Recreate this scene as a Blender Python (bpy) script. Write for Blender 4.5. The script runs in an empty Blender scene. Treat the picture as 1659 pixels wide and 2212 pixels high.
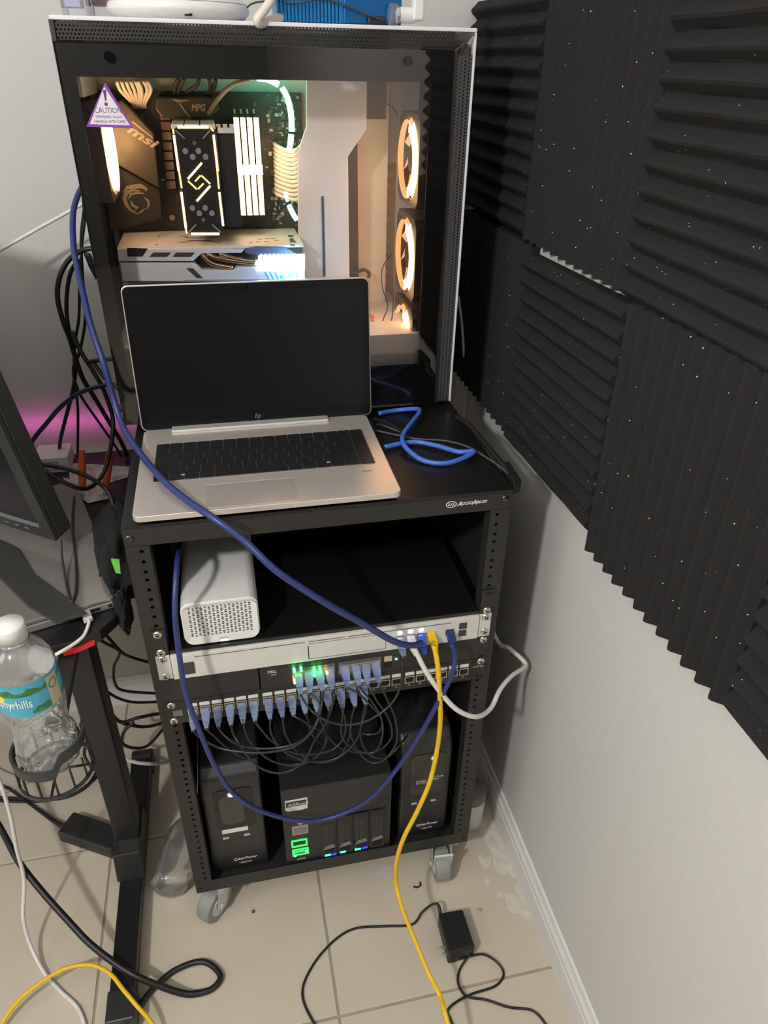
import bpy, math, random
from mathutils import Vector, Matrix, Euler, noise
random.seed(7)
S = bpy.context.scene
COL = S.collection

# ------------------------------------------------------------------ camera, world, lights, exposure
FPX = 1561.17
cam = bpy.data.cameras.new('camera'); cam_o = bpy.data.objects.new('camera', cam); COL.objects.link(cam_o)
cam.sensor_fit = 'VERTICAL'; cam.sensor_height = 36.0; cam.sensor_width = 27.0
cam.lens = FPX / 2212 * 36; cam.clip_start = 0.02
cam_o.location = (-0.1053, -0.7773, 1.3605)
cam_o.rotation_euler = (1.0124, -0.0187, -0.2150)
S.camera = cam_o
w = bpy.data.worlds.new('world'); S.world = w; w.use_nodes = True
w.node_tree.nodes['Background'].inputs[0].default_value = (1.0, 0.95, 0.88, 1)
w.node_tree.nodes['Background'].inputs[1].default_value = 0.10
S.view_settings.view_transform = 'Standard'; S.view_settings.look = 'None'
S.view_settings.gamma = 1; S.view_settings.use_curve_mapping = False
S.view_settings.exposure = 0.0

def lamp(name, kind, loc, power, color, size=0.05, rot=(0, 0, 0), sy=None):
    l = bpy.data.lights.new(name, kind); o = bpy.data.objects.new(name, l); COL.objects.link(o)
    o.location = loc; o.rotation_euler = rot; l.energy = power; l.color = color
    if kind == 'AREA':
        l.shape = 'RECTANGLE'; l.size = size; l.size_y = sy or size
    else: l.shadow_soft_size = size
    return o
lamp('ceiling_lamp', 'POINT', (-0.98, -1.2, 1.95), 80, (1.0, 0.985, 0.955), 0.06)
lamp('fill_light', 'AREA', (-2.4, -1.0, 1.9), 9, (1.0, 0.96, 0.9), 0.8, (0, -math.radians(62), 0))  # added soft fill from the upper left, lightens the shadows
lamp('rear_fan_light', 'POINT', (-0.222, 0.36, 1.255), 0.36, (1.0, 0.60, 0.28), 0.02)
lamp('memory_light', 'POINT', (-0.035, 0.375, 1.24), 0.34, (1.0, 0.66, 0.34), 0.03)
lamp('front_fan_light', 'POINT', (0.155, 0.37, 1.20), 0.16, (1.0, 0.55, 0.24), 0.03)
lamp('front_fan_light_low', 'POINT', (0.155, 0.36, 1.06), 0.14, (1.0, 0.50, 0.20), 0.03)
lamp('graphics_card_light', 'POINT', (0.0, 0.315, 1.10), 0.34, (0.22, 0.5, 1.0), 0.012)
lamp('green_tube_light', 'POINT', (0.0, 0.40, 1.325), 0.10, (0.15, 1.0, 0.6), 0.02)
lamp('pink_desk_light', 'AREA', (-0.62, 0.575, 0.757), 0.085, (1.0, 0.12, 0.62), 0.75, (math.pi/2, 0, 0), 0.012)

# ------------------------------------------------------------------ helpers
CR = Euler(cam_o.rotation_euler, 'XYZ').to_matrix()
def at(u, v, ax, val):
    """a pixel of the photograph carried onto the plane axis = val of the room"""
    d = CR @ Vector(((u - 829.5) / FPX, -(v - 1106) / FPX, -1)); o = cam_o.location
    i = 'xyz'.index(ax); t = (val - o[i]) / d[i]
    return o + d * t
MATS = {}
def mat(name, col, rough=0.5, metal=0.0, emit=None, es=0.0, var=0.06, bump=0.0, scale=60.0, spec=0.5, coat=0.0, dist=0.001):
    if name in MATS: return MATS[name]
    m = bpy.data.materials.new(name); m.use_nodes = True; n = m.node_tree.nodes; L = m.node_tree.links
    p = n['Principled BSDF']; MATS[name] = m
    p.inputs['Roughness'].default_value = rough; p.inputs['Metallic'].default_value = metal
    p.inputs['Specular IOR Level'].default_value = spec; p.inputs['Coat Weight'].default_value = coat
    tc = n.new('ShaderNodeTexCoord'); nz = n.new('ShaderNodeTexNoise'); nz.inputs['Scale'].default_value = scale; nz.inputs['Detail'].default_value = 5
    L.new(tc.outputs['Object'], nz.inputs['Vector'])
    r = n.new('ShaderNodeMapRange'); r.inputs[3].default_value = 1 - var * 2; r.inputs[4].default_value = 1 + var * 2
    L.new(nz.outputs['Fac'], r.inputs[0])
    mx = n.new('ShaderNodeVectorMath'); mx.operation = 'SCALE'; mx.inputs[0].default_value = col[:3]
    L.new(r.outputs[0], mx.inputs['Scale']); L.new(mx.outputs[0], p.inputs['Base Color'])
    if bump:
        b = n.new('ShaderNodeBump'); b.inputs['Strength'].default_value = bump; b.inputs['Distance'].default_value = dist
        L.new(nz.outputs['Fac'], b.inputs['Height']); L.new(b.outputs[0], p.inputs['Normal'])
    if emit: p.inputs['Emission Color'].default_value = (*emit, 1); p.inputs['Emission Strength'].default_value = es
    return m
def glassy(name, tint=(1, 1, 1), rough=0.0, ior=1.45, milk=0.0, gain=1.0):
    m = bpy.data.materials.new(name); m.use_nodes = True; n = m.node_tree.nodes; L = m.node_tree.links; MATS[name] = m
    n.remove(n['Principled BSDF']); out = n['Material Output']
    t = n.new('ShaderNodeBsdfTransparent'); t.inputs[0].default_value = (*tint, 1)
    g = n.new('ShaderNodeBsdfGlossy'); g.inputs['Roughness'].default_value = rough
    f = n.new('ShaderNodeFresnel'); f.inputs[0].default_value = ior
    k = n.new('ShaderNodeMath'); k.operation = 'MULTIPLY'; k.inputs[1].default_value = gain; k.use_clamp = True
    nz = n.new('ShaderNodeTexNoise'); nz.inputs['Scale'].default_value = 30
    tc = n.new('ShaderNodeTexCoord'); L.new(tc.outputs['Object'], nz.inputs['Vector'])
    x = n.new('ShaderNodeMixShader'); L.new(f.outputs[0], k.inputs[0]); L.new(k.outputs[0], x.inputs[0]); L.new(t.outputs[0], x.inputs[1]); L.new(g.outputs[0], x.inputs[2])
    last = x
    if milk:
        d = n.new('ShaderNodeBsdfDiffuse'); d.inputs[0].default_value = (*tint, 1); y = n.new('ShaderNodeMixShader')
        mm = n.new('ShaderNodeMath'); mm.operation = 'MULTIPLY'; mm.inputs[1].default_value = milk * 2; L.new(nz.outputs['Fac'], mm.inputs[0])
        L.new(mm.outputs[0], y.inputs[0]); L.new(x.outputs[0], y.inputs[1]); L.new(d.outputs[0], y.inputs[2]); last = y
    L.new(last.outputs[0], out.inputs[0]); return m

WP = {}
def link(name, data, parent=None, loc=None, rot=None):
    """loc = world origin of the object"""
    o = bpy.data.objects.new(name, data); COL.objects.link(o)
    wl = Vector(loc) if loc is not None else Vector((0, 0, 0))
    WP[o.name] = wl
    if parent is not None:
        o.parent = parent; o.location = wl - WP[parent.name]
    else: o.location = wl
    if rot is not None: o.rotation_euler = rot
    return o
def tag(o, label, cat, group=None):
    o['label'] = label; o['category'] = cat
    if group: o['group'] = group
    return o
def thing(name, label, cat, loc, group=None, rot=None):
    return tag(link(name, None, None, loc, rot), label, cat, group)
def struct(o): o['kind'] = 'structure'; return o
class MB:
    def __init__(s): s.v = []; s.f = []
    def add(s, vs, fs):
        b = len(s.v); s.v += [tuple(v) for v in vs]; s.f += [tuple(b + i for i in f) for f in fs]; return s
    def box(s, x0, x1, y0, y1, z0, z1, M=None):
        vs = [Vector((x, y, z)) for x in (x0, x1) for y in (y0, y1) for z in (z0, z1)]
        if M is not None: vs = [M @ v for v in vs]
        return s.add(vs, [(0, 1, 3, 2), (4, 6, 7, 5), (0, 4, 5, 1), (2, 3, 7, 6), (0, 2, 6, 4), (1, 5, 7, 3)])
    def prism(s, pts, ax, a, b, M=None):
        """2-D outline extruded along axis ax between a and b; pts are the other two axes in order"""
        def P(p, t): return Vector({'x': (t, p[0], p[1]), 'y': (p[0], t, p[1]), 'z': (p[0], p[1], t)}[ax])
        n = len(pts); vs = [P(p, a) for p in pts] + [P(p, b) for p in pts]
        if M is not None: vs = [M @ v for v in vs]
        return s.add(vs, [tuple(range(n))[::-1], tuple(range(n, 2 * n))] + [(i, (i + 1) % n, n + (i + 1) % n, n + i) for i in range(n)])
    def cyl(s, c, r, a, b, ax='z', n=16, r2=None, M=None):
        r2 = r if r2 is None else r2; vs = []
        for t, rr in ((a, r), (b, r2)):
            for i in range(n):
                q = 2 * math.pi * i / n; p, k = rr * math.cos(q), rr * math.sin(q)
                vs.append(Vector({'x': (t, c[0] + p, c[1] + k), 'y': (c[0] + p, t, c[1] + k), 'z': (c[0] + p, c[1] + k, t)}[ax]))
        if M is not None: vs = [M @ v for v in vs]
        return s.add(vs, [tuple(range(n))[::-1], tuple(range(n, 2 * n))] + [(i, (i + 1) % n, n + (i + 1) % n, n + i) for i in range(n)])
    def lathe(s, prof, c, n=32, M=None, wob=None):
        """prof: (radius, z) from bottom to top"""
        vs = []
        for r, z in prof:
            for i in range(n):
                q = 2 * math.pi * i / n; rr = r
                if wob: rr = r * (1 + wob(q, z))
                v = Vector((c[0] + rr * math.cos(q), c[1] + rr * math.sin(q), c[2] + z))
                vs.append(M @ v if M is not None else v)
        fs = []
        for j in range(len(prof) - 1):
            for i in range(n): fs.append((j * n + i, j * n + (i + 1) % n, (j + 1) * n + (i + 1) % n, (j + 1) * n + i))
        return s.add(vs, fs)
    def tube(s, pts, r, n=8, smooth=True, sub=6, caps=True):
        pts = [Vector(p) for p in pts]; rs = r if isinstance(r, (list, tuple)) else [r] * len(pts)
        if smooth and len(pts) > 2:
            Q = []; RR = []
            for i in range(len(pts) - 1):
                p0 = pts[max(i - 1, 0)]; p1 = pts[i]; p2 = pts[i + 1]; p3 = pts[min(i + 2, len(pts) - 1)]
                for k in range(sub):
                    t = k / sub
                    Q.append(0.5 * ((2 * p1) + (p2 - p0) * t + (2 * p0 - 5 * p1 + 4 * p2 - p3) * t * t + (3 * p1 - p0 - 3 * p2 + p3) * t ** 3))
                    RR.append(rs[i] * (1 - t) + rs[i + 1] * t)
            Q.append(pts[-1]); RR.append(rs[-1]); pts, rs = Q, RR
        T = [(pts[min(i + 1, len(pts) - 1)] - pts[max(i - 1, 0)]).normalized() for i in range(len(pts))]
        N = T[0].orthogonal().normalized(); vs = []
        for i, p in enumerate(pts):
            N = (N - T[i] * N.dot(T[i])); N = N.normalized() if N.length > 1e-6 else T[i].orthogonal().normalized()
            B = T[i].cross(N)
            for k in range(n):
                q = 2 * math.pi * k / n; vs.append(p + (N * math.cos(q) + B * math.sin(q)) * rs[i])
        m = len(pts); fs = [(i * n + k, i * n + (k + 1) % n, (i + 1) * n + (k + 1) % n, (i + 1) * n + k) for i in range(m - 1) for k in range(n)]
        if caps: fs += [tuple(range(n))[::-1], tuple(range((m - 1) * n, m * n))]
        return s.add(vs, fs)
    def holes(s, u0, u1, v0, v1, cu, cv, hr, fn, nh=8, depth=0.0015, tri=None):
        """one rectangular cell with a round (or given) hole; fn maps (u, v, depth) to the room"""
        hp = tri or [(cu + hr * math.cos(2 * math.pi * (k + .5) / nh), cv + hr * math.sin(2 * math.pi * (k + .5) / nh)) for k in range(nh)]
        n = len(hp); cc = [(u1, v1), (u0, v1), (u0, v0), (u1, v0)]
        vs = [fn(a, b, 0) for a, b in cc] + [fn(a, b, 0) for a, b in hp] + [fn(a, b, depth) for a, b in hp]
        qd = [0] * n
        for k, (a, b) in enumerate(hp):
            qd[k] = (0 if b >= cv else 3) if a >= cu else (1 if b >= cv else 2)
        fs = []
        for k in range(n):
            k2 = (k + 1) % n; a, b = qd[k], qd[k2]
            if a == b: fs.append((a, 4 + k2, 4 + k))
            else: fs.append((a, b, 4 + k2, 4 + k))
            fs.append((4 + k, 4 + k2, 4 + n + k2, 4 + n + k))
        return s.add(vs, fs)
    def build(s, name, m, parent=None, smooth=False, bevel=0, loc=None, seg=2, rot=None):
        me = bpy.data.meshes.new(name); me.from_pydata(s.v, [], s.f); me.update()
        me.materials.append(m)
        if smooth:
            for p in me.polygons: p.use_smooth = True
        o = link(name, me, parent, loc, rot)
        if bevel:
            b = o.modifiers.new('bevel', 'BEVEL'); b.width = bevel; b.segments = seg; b.limit_method = 'ANGLE'
        return o
def inst(mesh_obj, name, parent, loc, rot=None):
    o = link(name, mesh_obj.data, parent, loc, rot)
    for m in mesh_obj.modifiers:
        k = o.modifiers.new(m.name, m.type)
        if m.type == 'BEVEL': k.width = m.width; k.segments = m.segments; k.limit_method = 'ANGLE'
    return o
def rrect(x0, x1, y0, y1, r, n=5):
    P = []
    for cx, cy, a in ((x1 - r, y1 - r, 0), (x0 + r, y1 - r, 90), (x0 + r, y0 + r, 180), (x1 - r, y0 + r, 270)):
        for k in range(n + 1):
            q = math.radians(a + 90 * k / n); P.append((cx + r * math.cos(q), cy + r * math.sin(q)))
    return P
def text(s_, size, fn, m, parent, name='lettering', ex=0.0003, align='LEFT', shear=0, width=None, bold=0):
    c = bpy.data.curves.new('t', 'FONT'); c.body = s_; c.size = size; c.extrude = ex; c.align_x = align; c.shear = shear; c.offset = bold
    c.resolution_u = 2
    t = bpy.data.objects.new('t', c); COL.objects.link(t)
    me = bpy.data.meshes.new_from_object(t.evaluated_get(bpy.context.evaluated_depsgraph_get()))
    bpy.data.objects.remove(t)
    k = 1
    if width:
        xs = [v.co.x for v in me.vertices]
        if xs: k = width / (max(xs) - min(xs))
    for v in me.vertices: v.co = fn(v.co.x * k, v.co.y, v.co.z)
    me.materials.clear(); me.materials.append(m)
    return link(name, me, parent)
def front(x0, z0, y, slope=0.0):
    """text plane facing the viewer (towards -y)"""
    return lambda a, b, c: Vector((x0 + a, y - c, z0 + b + a * slope))

# materials ---------------------------------------------------------
M_WALL = mat('wall_paint', (0.605, 0.597, 0.58), 0.75, var=0.02, bump=0.05, scale=90)
M_TRIM = mat('trim_paint', (0.72, 0.71, 0.69), 0.5, var=0.02)
M_GROUT = mat('grout', (0.36, 0.31, 0.25), 0.9, var=0.15, scale=30)
M_TILE = mat('ceramic_tile', (0.60, 0.525, 0.42), 0.38, var=0.05, bump=0.03, scale=7)
M_CEIL = mat('ceiling_paint', (0.7, 0.69, 0.67), 0.8)
M_BLK = mat('black_powder_coat', (0.021, 0.0202, 0.0188), 0.5, var=0.08, bump=0.15, scale=700, dist=0.0003)
M_BLK2 = mat('black_plastic', (0.022, 0.022, 0.023), 0.42, var=0.05)
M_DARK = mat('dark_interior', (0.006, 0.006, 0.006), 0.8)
M_GLOSSBLK = mat('gloss_black', (0.004, 0.004, 0.005), 0.08, var=0.02)
M_CHROME = mat('nickel', (0.75, 0.70, 0.62), 0.25, 1.0)
M_STEEL = mat('zinc_steel', (0.62, 0.66, 0.64), 0.45, 0.55)
M_WHITE = mat('white_plastic', (0.75, 0.74, 0.72), 0.4, var=0.02)
M_WHITEG = mat('white_gateway_metal', (0.66, 0.645, 0.60), 0.45, var=0.03)
M_CASEW = mat('white_case_steel', (0.72, 0.72, 0.74), 0.35, var=0.02)
M_GREY = mat('grey_plastic', (0.20, 0.20, 0.20), 0.5)
M_DGREY = mat('dark_grey_plastic', (0.045, 0.045, 0.044), 0.5)
M_RUB = mat('black_cable_rubber', (0.012, 0.012, 0.012), 0.45)
M_NAVY = mat('navy_cable', (0.024, 0.038, 0.165), 0.42)
M_BLUE = mat('blue_cable', (0.06, 0.16, 0.62), 0.35)
M_YEL = mat('yellow_cable', (0.82, 0.50, 0.015), 0.4)
M_WCAB = mat('white_cable', (0.72, 0.71, 0.68), 0.4)
M_PRINT = mat('white_print', (0.7, 0.7, 0.68), 0.5)
M_GOLD = mat('brass_contacts', (0.75, 0.62, 0.40), 0.35, 0.6)
M_SILVER = mat('brushed_aluminium', (0.68, 0.62, 0.585), 0.30, 0.6, var=0.03)
M_COPPER = mat('copper_pipe', (0.75, 0.5, 0.38), 0.2, 1.0)
M_PLUG = glassy('pale_blue_clear_plastic', (0.55, 0.66, 0.95), 0.25, 1.5, 0.30)
M_GLASS = glassy('tinted_glass', (0.92, 0.91, 0.90), 0.0, 1.5, 0.0, 1.15)
M_CLEAR = glassy('clear_bottle_plastic', (0.97, 0.98, 0.98), 0.08, 1.5, 0.10, 2.2)
M_CLEAR2 = glassy('clear_box_plastic', (0.95, 0.95, 0.98), 0.03, 1.5, 0.12)
def em(name, c, s): return mat(name, (0.02, 0.02, 0.02), 0.5, emit=c, es=s)
E_WARM = em('warm_led', (1.0, 0.60, 0.24), 6.5)
E_WARM2 = em('warm_led_soft', (1.0, 0.55, 0.20), 3.5)
E_GREEN = em('green_led', (0.03, 1.0, 0.12), 14)
E_TEAL = em('green_tube_led', (0.22, 1.0, 0.62), 6)
E_CYAN = em('cyan_led', (0.45, 0.85, 1.0), 20)
E_BLUEW = em('blue_white_led', (0.55, 0.65, 1.0), 12)
E_BLUE = em('blue_led', (0.01, 0.03, 1.0), 3)
E_AMBER = em('amber_led', (1.0, 0.42, 0.08), 8)

# ------------------------------------------------------------------ the room
XW, YB = 0.363, 0.600
def wall(name, a, m=None): return struct(MB().box(*a).build(name, m or M_WALL))
wall('wall_right', (XW, XW + .1, -4.6, YB + .1, 0, 2.5)); wall('wall_back', (-3.4, XW, YB, YB + .1, 0, 2.5))
wall('wall_left', (-3.5, -3.4, -4.6, YB + .1, 0, 2.5)); wall('wall_front', (-3.5, XW + .1, -4.7, -4.6, 0, 2.5), mat('unlit_wall_dark', (0.07, 0.068, 0.065), 0.8))  # front wall coloured dark in place of an unlit room, for the glass reflection
struct(MB().box(-3.5, XW + .1, -4.7, YB + .1, 2.5, 2.6).build('ceiling', M_CEIL))
fl = struct(MB().box(-3.5, XW + .1, -4.7, YB + .1, -.1, -.0025).build('floor', M_GROUT))
T = .4; g = .0022
for i in range(-9, 2):
    for j in range(-11, 2):
        x0, x1 = -.03 + i * T + g, -.03 + (i + 1) * T - g; y0, y1 = -.2 + j * T + g, -.2 + (j + 1) * T - g
        x1 = min(x1, XW - .001); y1 = min(y1, YB - .001); x0 = max(x0, -3.4); y0 = max(y0, -4.6)
        if x1 - x0 < .02 or y1 - y0 < .02: continue
        MB().box(x0, x1, y0, y1, -.006, random.uniform(-.0004, 0)).build('tile', M_TILE, fl, bevel=.0012)
def baseboard(name, prof, ax, a, b):
    return struct(MB().prism(prof, ax, a, b).build(name, M_TRIM, smooth=False))
prof = [(0, 0), (.012, 0), (.012, .052), (.010, .056), (.010, .066), (.006, .072), (.004, .082), (0, .084)]
baseboard('baseboard_right', [(XW - a, b) for a, b in prof], 'y', -4.6, YB - .012)
baseboard('baseboard_back', [(YB - a, b) for a, b in prof], 'x', -3.4, XW - .012)

# plaster crumbs swept along the skirting
mb = MB()
for k in range(46):
    x = XW - .012 - abs(random.gauss(0, .022)); y = random.uniform(-.10, .17) if k < 55 else random.uniform(-.3, .2)
    r = random.uniform(.003, .016); vs = []; n = 7
    for j in range(n): q = 2 * math.pi * j / n; rr = r * random.uniform(.7, 1.2); vs.append((x + rr * math.cos(q), y + rr * math.sin(q) * 1.4, 0.0002))
    vs.append((x, y, min(r * .2, .002))); mb.add(vs, [(j, (j + 1) % n, n) for j in range(n)])
o = mb.build('plaster_dust', mat('plaster', (0.63, 0.585, 0.51), 0.9, var=.12), smooth=True); o['kind'] = 'stuff'
tag(o, 'pale plaster crumbs and dust lying along the skirting board', 'dust')

# ------------------------------------------------------------------ acoustic foam on the right wall
def foam_mat():
    m = mat('charcoal_foam', (0.0215, 0.0205, 0.0205), 0.95, var=.22, bump=.5, scale=420, dist=.0012, spec=.2)
    n = m.node_tree.nodes; L = m.node_tree.links; p = n['Principled BSDF']
    tc = n.new('ShaderNodeTexCoord'); v = n.new('ShaderNodeTexVoronoi'); v.inputs['Scale'].default_value = 120; L.new(tc.outputs['Object'], v.inputs['Vector'])
    lt = n.new('ShaderNodeMath'); lt.operation = 'LESS_THAN'; lt.inputs[1].default_value = 0.085; L.new(v.outputs['Distance'], lt.inputs[0])
    sep = n.new('ShaderNodeSeparateColor'); L.new(v.outputs['Color'], sep.inputs[0])
    gt = n.new('ShaderNodeMath'); gt.operation = 'GREATER_THAN'; gt.inputs[1].default_value = 0.55; L.new(sep.outputs[0], gt.inputs[0])
    ml = n.new('ShaderNodeMath'); ml.operation = 'MULTIPLY'; L.new(lt.outputs[0], ml.inputs[0]); L.new(gt.outputs[0], ml.inputs[1])
    old = p.inputs['Base Color'].links[0].from_socket
    mx = n.new('ShaderNodeMix'); mx.data_type = 'RGBA'; L.new(ml.outputs[0], mx.inputs['Factor']); L.new(old, mx.inputs[6]); mx.inputs[7].default_value = (.7, .7, .68, 1)
    L.new(mx.outputs[2], p.inputs['Base Color']); return m
M_FOAM = foam_mat()
def foam(y0, z0, horiz, label, tilt=0.0, wob=0.0, sc=1.0):
    s = .305; n = 12; base = .014; hgt = .0250; W = s / n
    pr = [(0, 0)]
    for k in range(n):
        a = k * W
        pr += [(a + .0006, base), (a + W * .12, base + .0022), (a + W * .38, hgt - .0014), (a + W * .5, hgt + random.uniform(-wob, wob)), (a + W * .62, hgt - .0014), (a + W * .88, base + .0022), (a + W - .0006, base)]
    pr += [(s, 0)]
    # cross section in (along ridge-normal, height); extrude along ridge in 12 slices for a soft wobble
    mb = MB(); ns = 14; vs = []; m = len(pr)
    for j in range(ns + 1):
        t = s * j / ns
        for a, h in pr:
            hh = h + (noise.noise(Vector((a * 30, t * 22, z0 * 9 + y0 * 5))) * .0016 if h > base else 0)
            aa = a + (noise.noise(Vector((a * 25 + 4, t * 15, y0 * 7))) * .0012 if h > base else 0)
            vs.append((-hh, t, aa) if horiz else (-hh, aa, t))
    fs = []
    for j in range(ns):
        for k in range(m - 1):
            q = (j * m + k, j * m + k + 1, (j + 1) * m + k + 1, (j + 1) * m + k)
            fs.append(q if horiz else q[::-1])
    fs += [tuple(range(m)), tuple(range(ns * m, (ns + 1) * m))[::-1]]
    mb.add(vs, fs); o = mb.build('foam_panel', M_FOAM, None, loc=(XW - .0003, y0, z0), rot=(tilt, 0, 0)); o.scale.z = sc
    return tag(o, label, 'foam panel', 'wedge foam panels on the right wall')
R1, R2 = 1.140, .829
foam(.287, R1, True, 'charcoal foam panel of level ridges in the top row, beside the white computer case')
foam(-.019, R1, False, 'charcoal foam panel of upright ridges in the top row, second from the computer case')
foam(-.325, R1 - .005, True, 'charcoal foam panel of level ridges at the top right, above the largest upright-ridged one')
foam(.260, R2, False, 'charcoal foam panel of upright ridges low behind the computer case, mostly in its shadow')
foam(-.046, R2 - .004, True, 'charcoal foam panel of level ridges in the lower row, above the rack corner', tilt=-.03)
foam(-.352, R2 - .012, False, 'charcoal foam panel of upright ridges in the lower row, with a stepped bottom edge', tilt=-.03, sc=1.075)
foam(-.659, R2 - .012, True, 'charcoal foam panel of level ridges at the lower right edge of the wall', sc=1.06)

# ------------------------------------------------------------------ screw, shared
def screw_mesh(r=.0062, h=.003):
    prof = [(0.0001, h), (r * .35, h * .98), (r * .7, h * .75), (r * .92, h * .4), (r, 0)]
    mb = MB(); Mx = Matrix.Rotation(math.pi / 2, 4, 'X'); mb.lathe([(a, b) for a, b in prof][::-1], (0, 0, 0), 18, Mx)
    return mb
def screws(parent, pts, m=M_CHROME, r=.0062, name='screw', y=-.003):
    first = None
    for x, z in pts:
        if first is None:
            first = screw_mesh(r).build(name, m, parent, smooth=True, loc=(x, y, z)); o = first
        else: o = inst(first, name, parent, (x, y, z))
        a = random.uniform(0, 1.5); k = MB()
        for q in (0, math.pi / 2):
            k.box(-r * .5, r * .5, -.0034, -.0029, -r * .1, r * .1, Matrix.Rotation(a + q, 4, 'Y'))
        if name == 'screw' and r > .005: k.build('cross_slot', M_DARK, o, loc=(x, y, z))

# ------------------------------------------------------------------ the rack
ZT = .8781; U = .04445; GZ = .6456; RX = .2514; RD = .45; ZB = .10
rack = thing('server_rack', 'black open-front steel equipment rack on grey casters, standing by the right wall', 'rack', (0, RD / 2, 0))
MB().box(-RX, RX, 0, RD, .8725, ZT).build('top_plate', mat('top_plate_black', (0.008, .0075, .0075), .36, var=.1, scale=25), rack, bevel=.001)
MB().box(-RX, RX, .0006, .030, .8475, .8724).build('front_band', M_BLK, rack, bevel=.0008)
MB().box(-RX, RX, .0006, .0030, ZB, .1305).build('bottom_band', M_BLK, rack, bevel=.0008)
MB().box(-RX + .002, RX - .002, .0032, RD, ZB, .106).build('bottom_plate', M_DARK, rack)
for sx, nm in ((-1, 'side_panel'), (1, 'side_panel')):
    MB().box(*sorted((sx * RX, sx * (RX - .0015))), .0310, RD, .107, .872).build(nm, M_BLK, rack)
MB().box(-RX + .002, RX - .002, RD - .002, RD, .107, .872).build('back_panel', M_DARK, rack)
zc = [GZ + k * U + d for k in range(-11, 5) for d in (-.0159, 0, .0159)]
zc = [z for z in zc if .133 < z < .845]
edges = [.1305] + [(a + b) / 2 for a, b in zip(zc[:-1], zc[1:])] + [.8475]
for sx in (-1, 1):
    mb = MB(); ui, uo = .2225, RX
    for k, z in enumerate(zc):
        a, b = sorted((sx * ui, sx * uo))
        mb.holes(a, b, edges[k], edges[k + 1], sx * .2325, z, .0029, (lambda p, q, d: Vector((p, .0006 + d, q))), depth=.002)
    mb.box(*sorted((sx * (ui), sx * (ui + .0015))), .0007, .022, .1305, .8475)
    mb.box(*sorted((sx * (RX - .0015), sx * RX)), .0007, .0300, .1305, .8475)
    mb.build('front_post', M_BLK, rack)
    mb = MB()
    for k, z in enumerate(zc):
        a, b = sorted((sx * ui, sx * .245))
        mb.holes(a, b, edges[k], edges[k + 1], sx * .2325, z, .0029, (lambda p, q, d: Vector((p, .40 + d, q))), depth=.002)
    mb.build('rear_post', M_BLK, rack)
screws(rack, [(-.244, .860), (.241, .864)], mat('dark_bolt', (.10, .095, .09), .3, .9), .0055, 'corner_bolt', y=.0006)
for sx in (-1, 1): MB().cyl((sx * .242, .114), .003, .0001, .0008, 'y', 8).build('bolt_hole', M_DARK, rack)
# maker's plate
ring = MB()
n = 28
for k in range(n):
    a, b = 2 * math.pi * k / n, 2 * math.pi * (k + 1) / n
    ring.prism([(.1655 + .0075 * math.cos(a), .8632 + .0050 * math.sin(a)), (.1655 + .0075 * math.cos(b), .8632 + .0050 * math.sin(b)),
                (.1655 + .0062 * math.cos(b), .8632 + .0039 * math.sin(b)), (.1655 + .0062 * math.cos(a), .8632 + .0039 * math.sin(a))], 'y', .0001, .0006)
ring.build('logo_ring', M_PRINT, rack)
text('AXA', .0058, front(.1610, .8612, .0003), M_PRINT, rack, width=.0092, bold=.00008)
text('A', .0098, front(.1735, .8596, .0003), M_PRINT, rack, shear=.3, bold=.0001)
text('CCESS', .0055, front(.1790, .8610, .0003), M_PRINT, rack, shear=.3, width=.0165, bold=.0001)
text('A', .0098, front(.1940, .8598, .0003), M_PRINT, rack, shear=.3, bold=.0001)
text('BLES', .0055, front(.1998, .8612, .0003), M_PRINT, rack, shear=.3, width=.0155, bold=.0001)
def caster(x, y, ang, pedal=False):
    root = link('caster', None, rack, (x, y, 0))
    R = Matrix.Translation((x, y, 0)) @ Matrix.Rotation(ang, 4, 'Z')
    MB().box(-.03, .03, -.03, .03, .0955, .0998, R).build('mounting_plate', M_STEEL, root)
    f = MB(); f.box(-.019, .019, -.012, .024, .086, .0925, R); f.cyl((0, 0), .016, .0925, .0955, 'z', 16, M=R)
    for s in (-1, 1):
        f.prism([(-.014, .092), (.026, .092), (.034, .036), (.026, .028), (.014, .030)], 'x', s * .018 - .0012, s * .018 + .0012, R)
    f.build('fork', M_STEEL, root)
    if pedal: MB().prism([(.034, .036), (.038, .034), (.046, .086), (.042, .088)], 'x', -.018, .018, R).build('brake_plate', M_STEEL, root, bevel=.0008)
    MB().cyl((.024, .0365), .036, -.014, .014, 'x', 32, M=R).build('wheel', mat('grey_rubber', (.28, .29, .28), .5), root, bevel=.004)
    h = MB(); h.cyl((.024, .0365), .021, -.0155, .0155, 'x', 24, M=R); h.cyl((.024, .0365), .006, -.021, .021, 'x', 10, M=R); h.build('hub', M_STEEL, root, bevel=.001)
caster(-.212, .038, math.radians(140)); caster(.206, .034, math.radians(176), True); caster(-.205, .40, .5); caster(.205, .40, -.4)

# ------------------------------------------------------------------ equipment in the rack
def ears(parent, zc_, m, y0=-.0026, x1=.2225, wid=None):
    for s in (-1, 1):
        MB().box(*sorted((s * x1, s * .2413)), y0, .0005, zc_ - U / 2 + .0004, zc_ + U / 2 - .0004).build('mounting_ear', m, parent, bevel=.0008)
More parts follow.
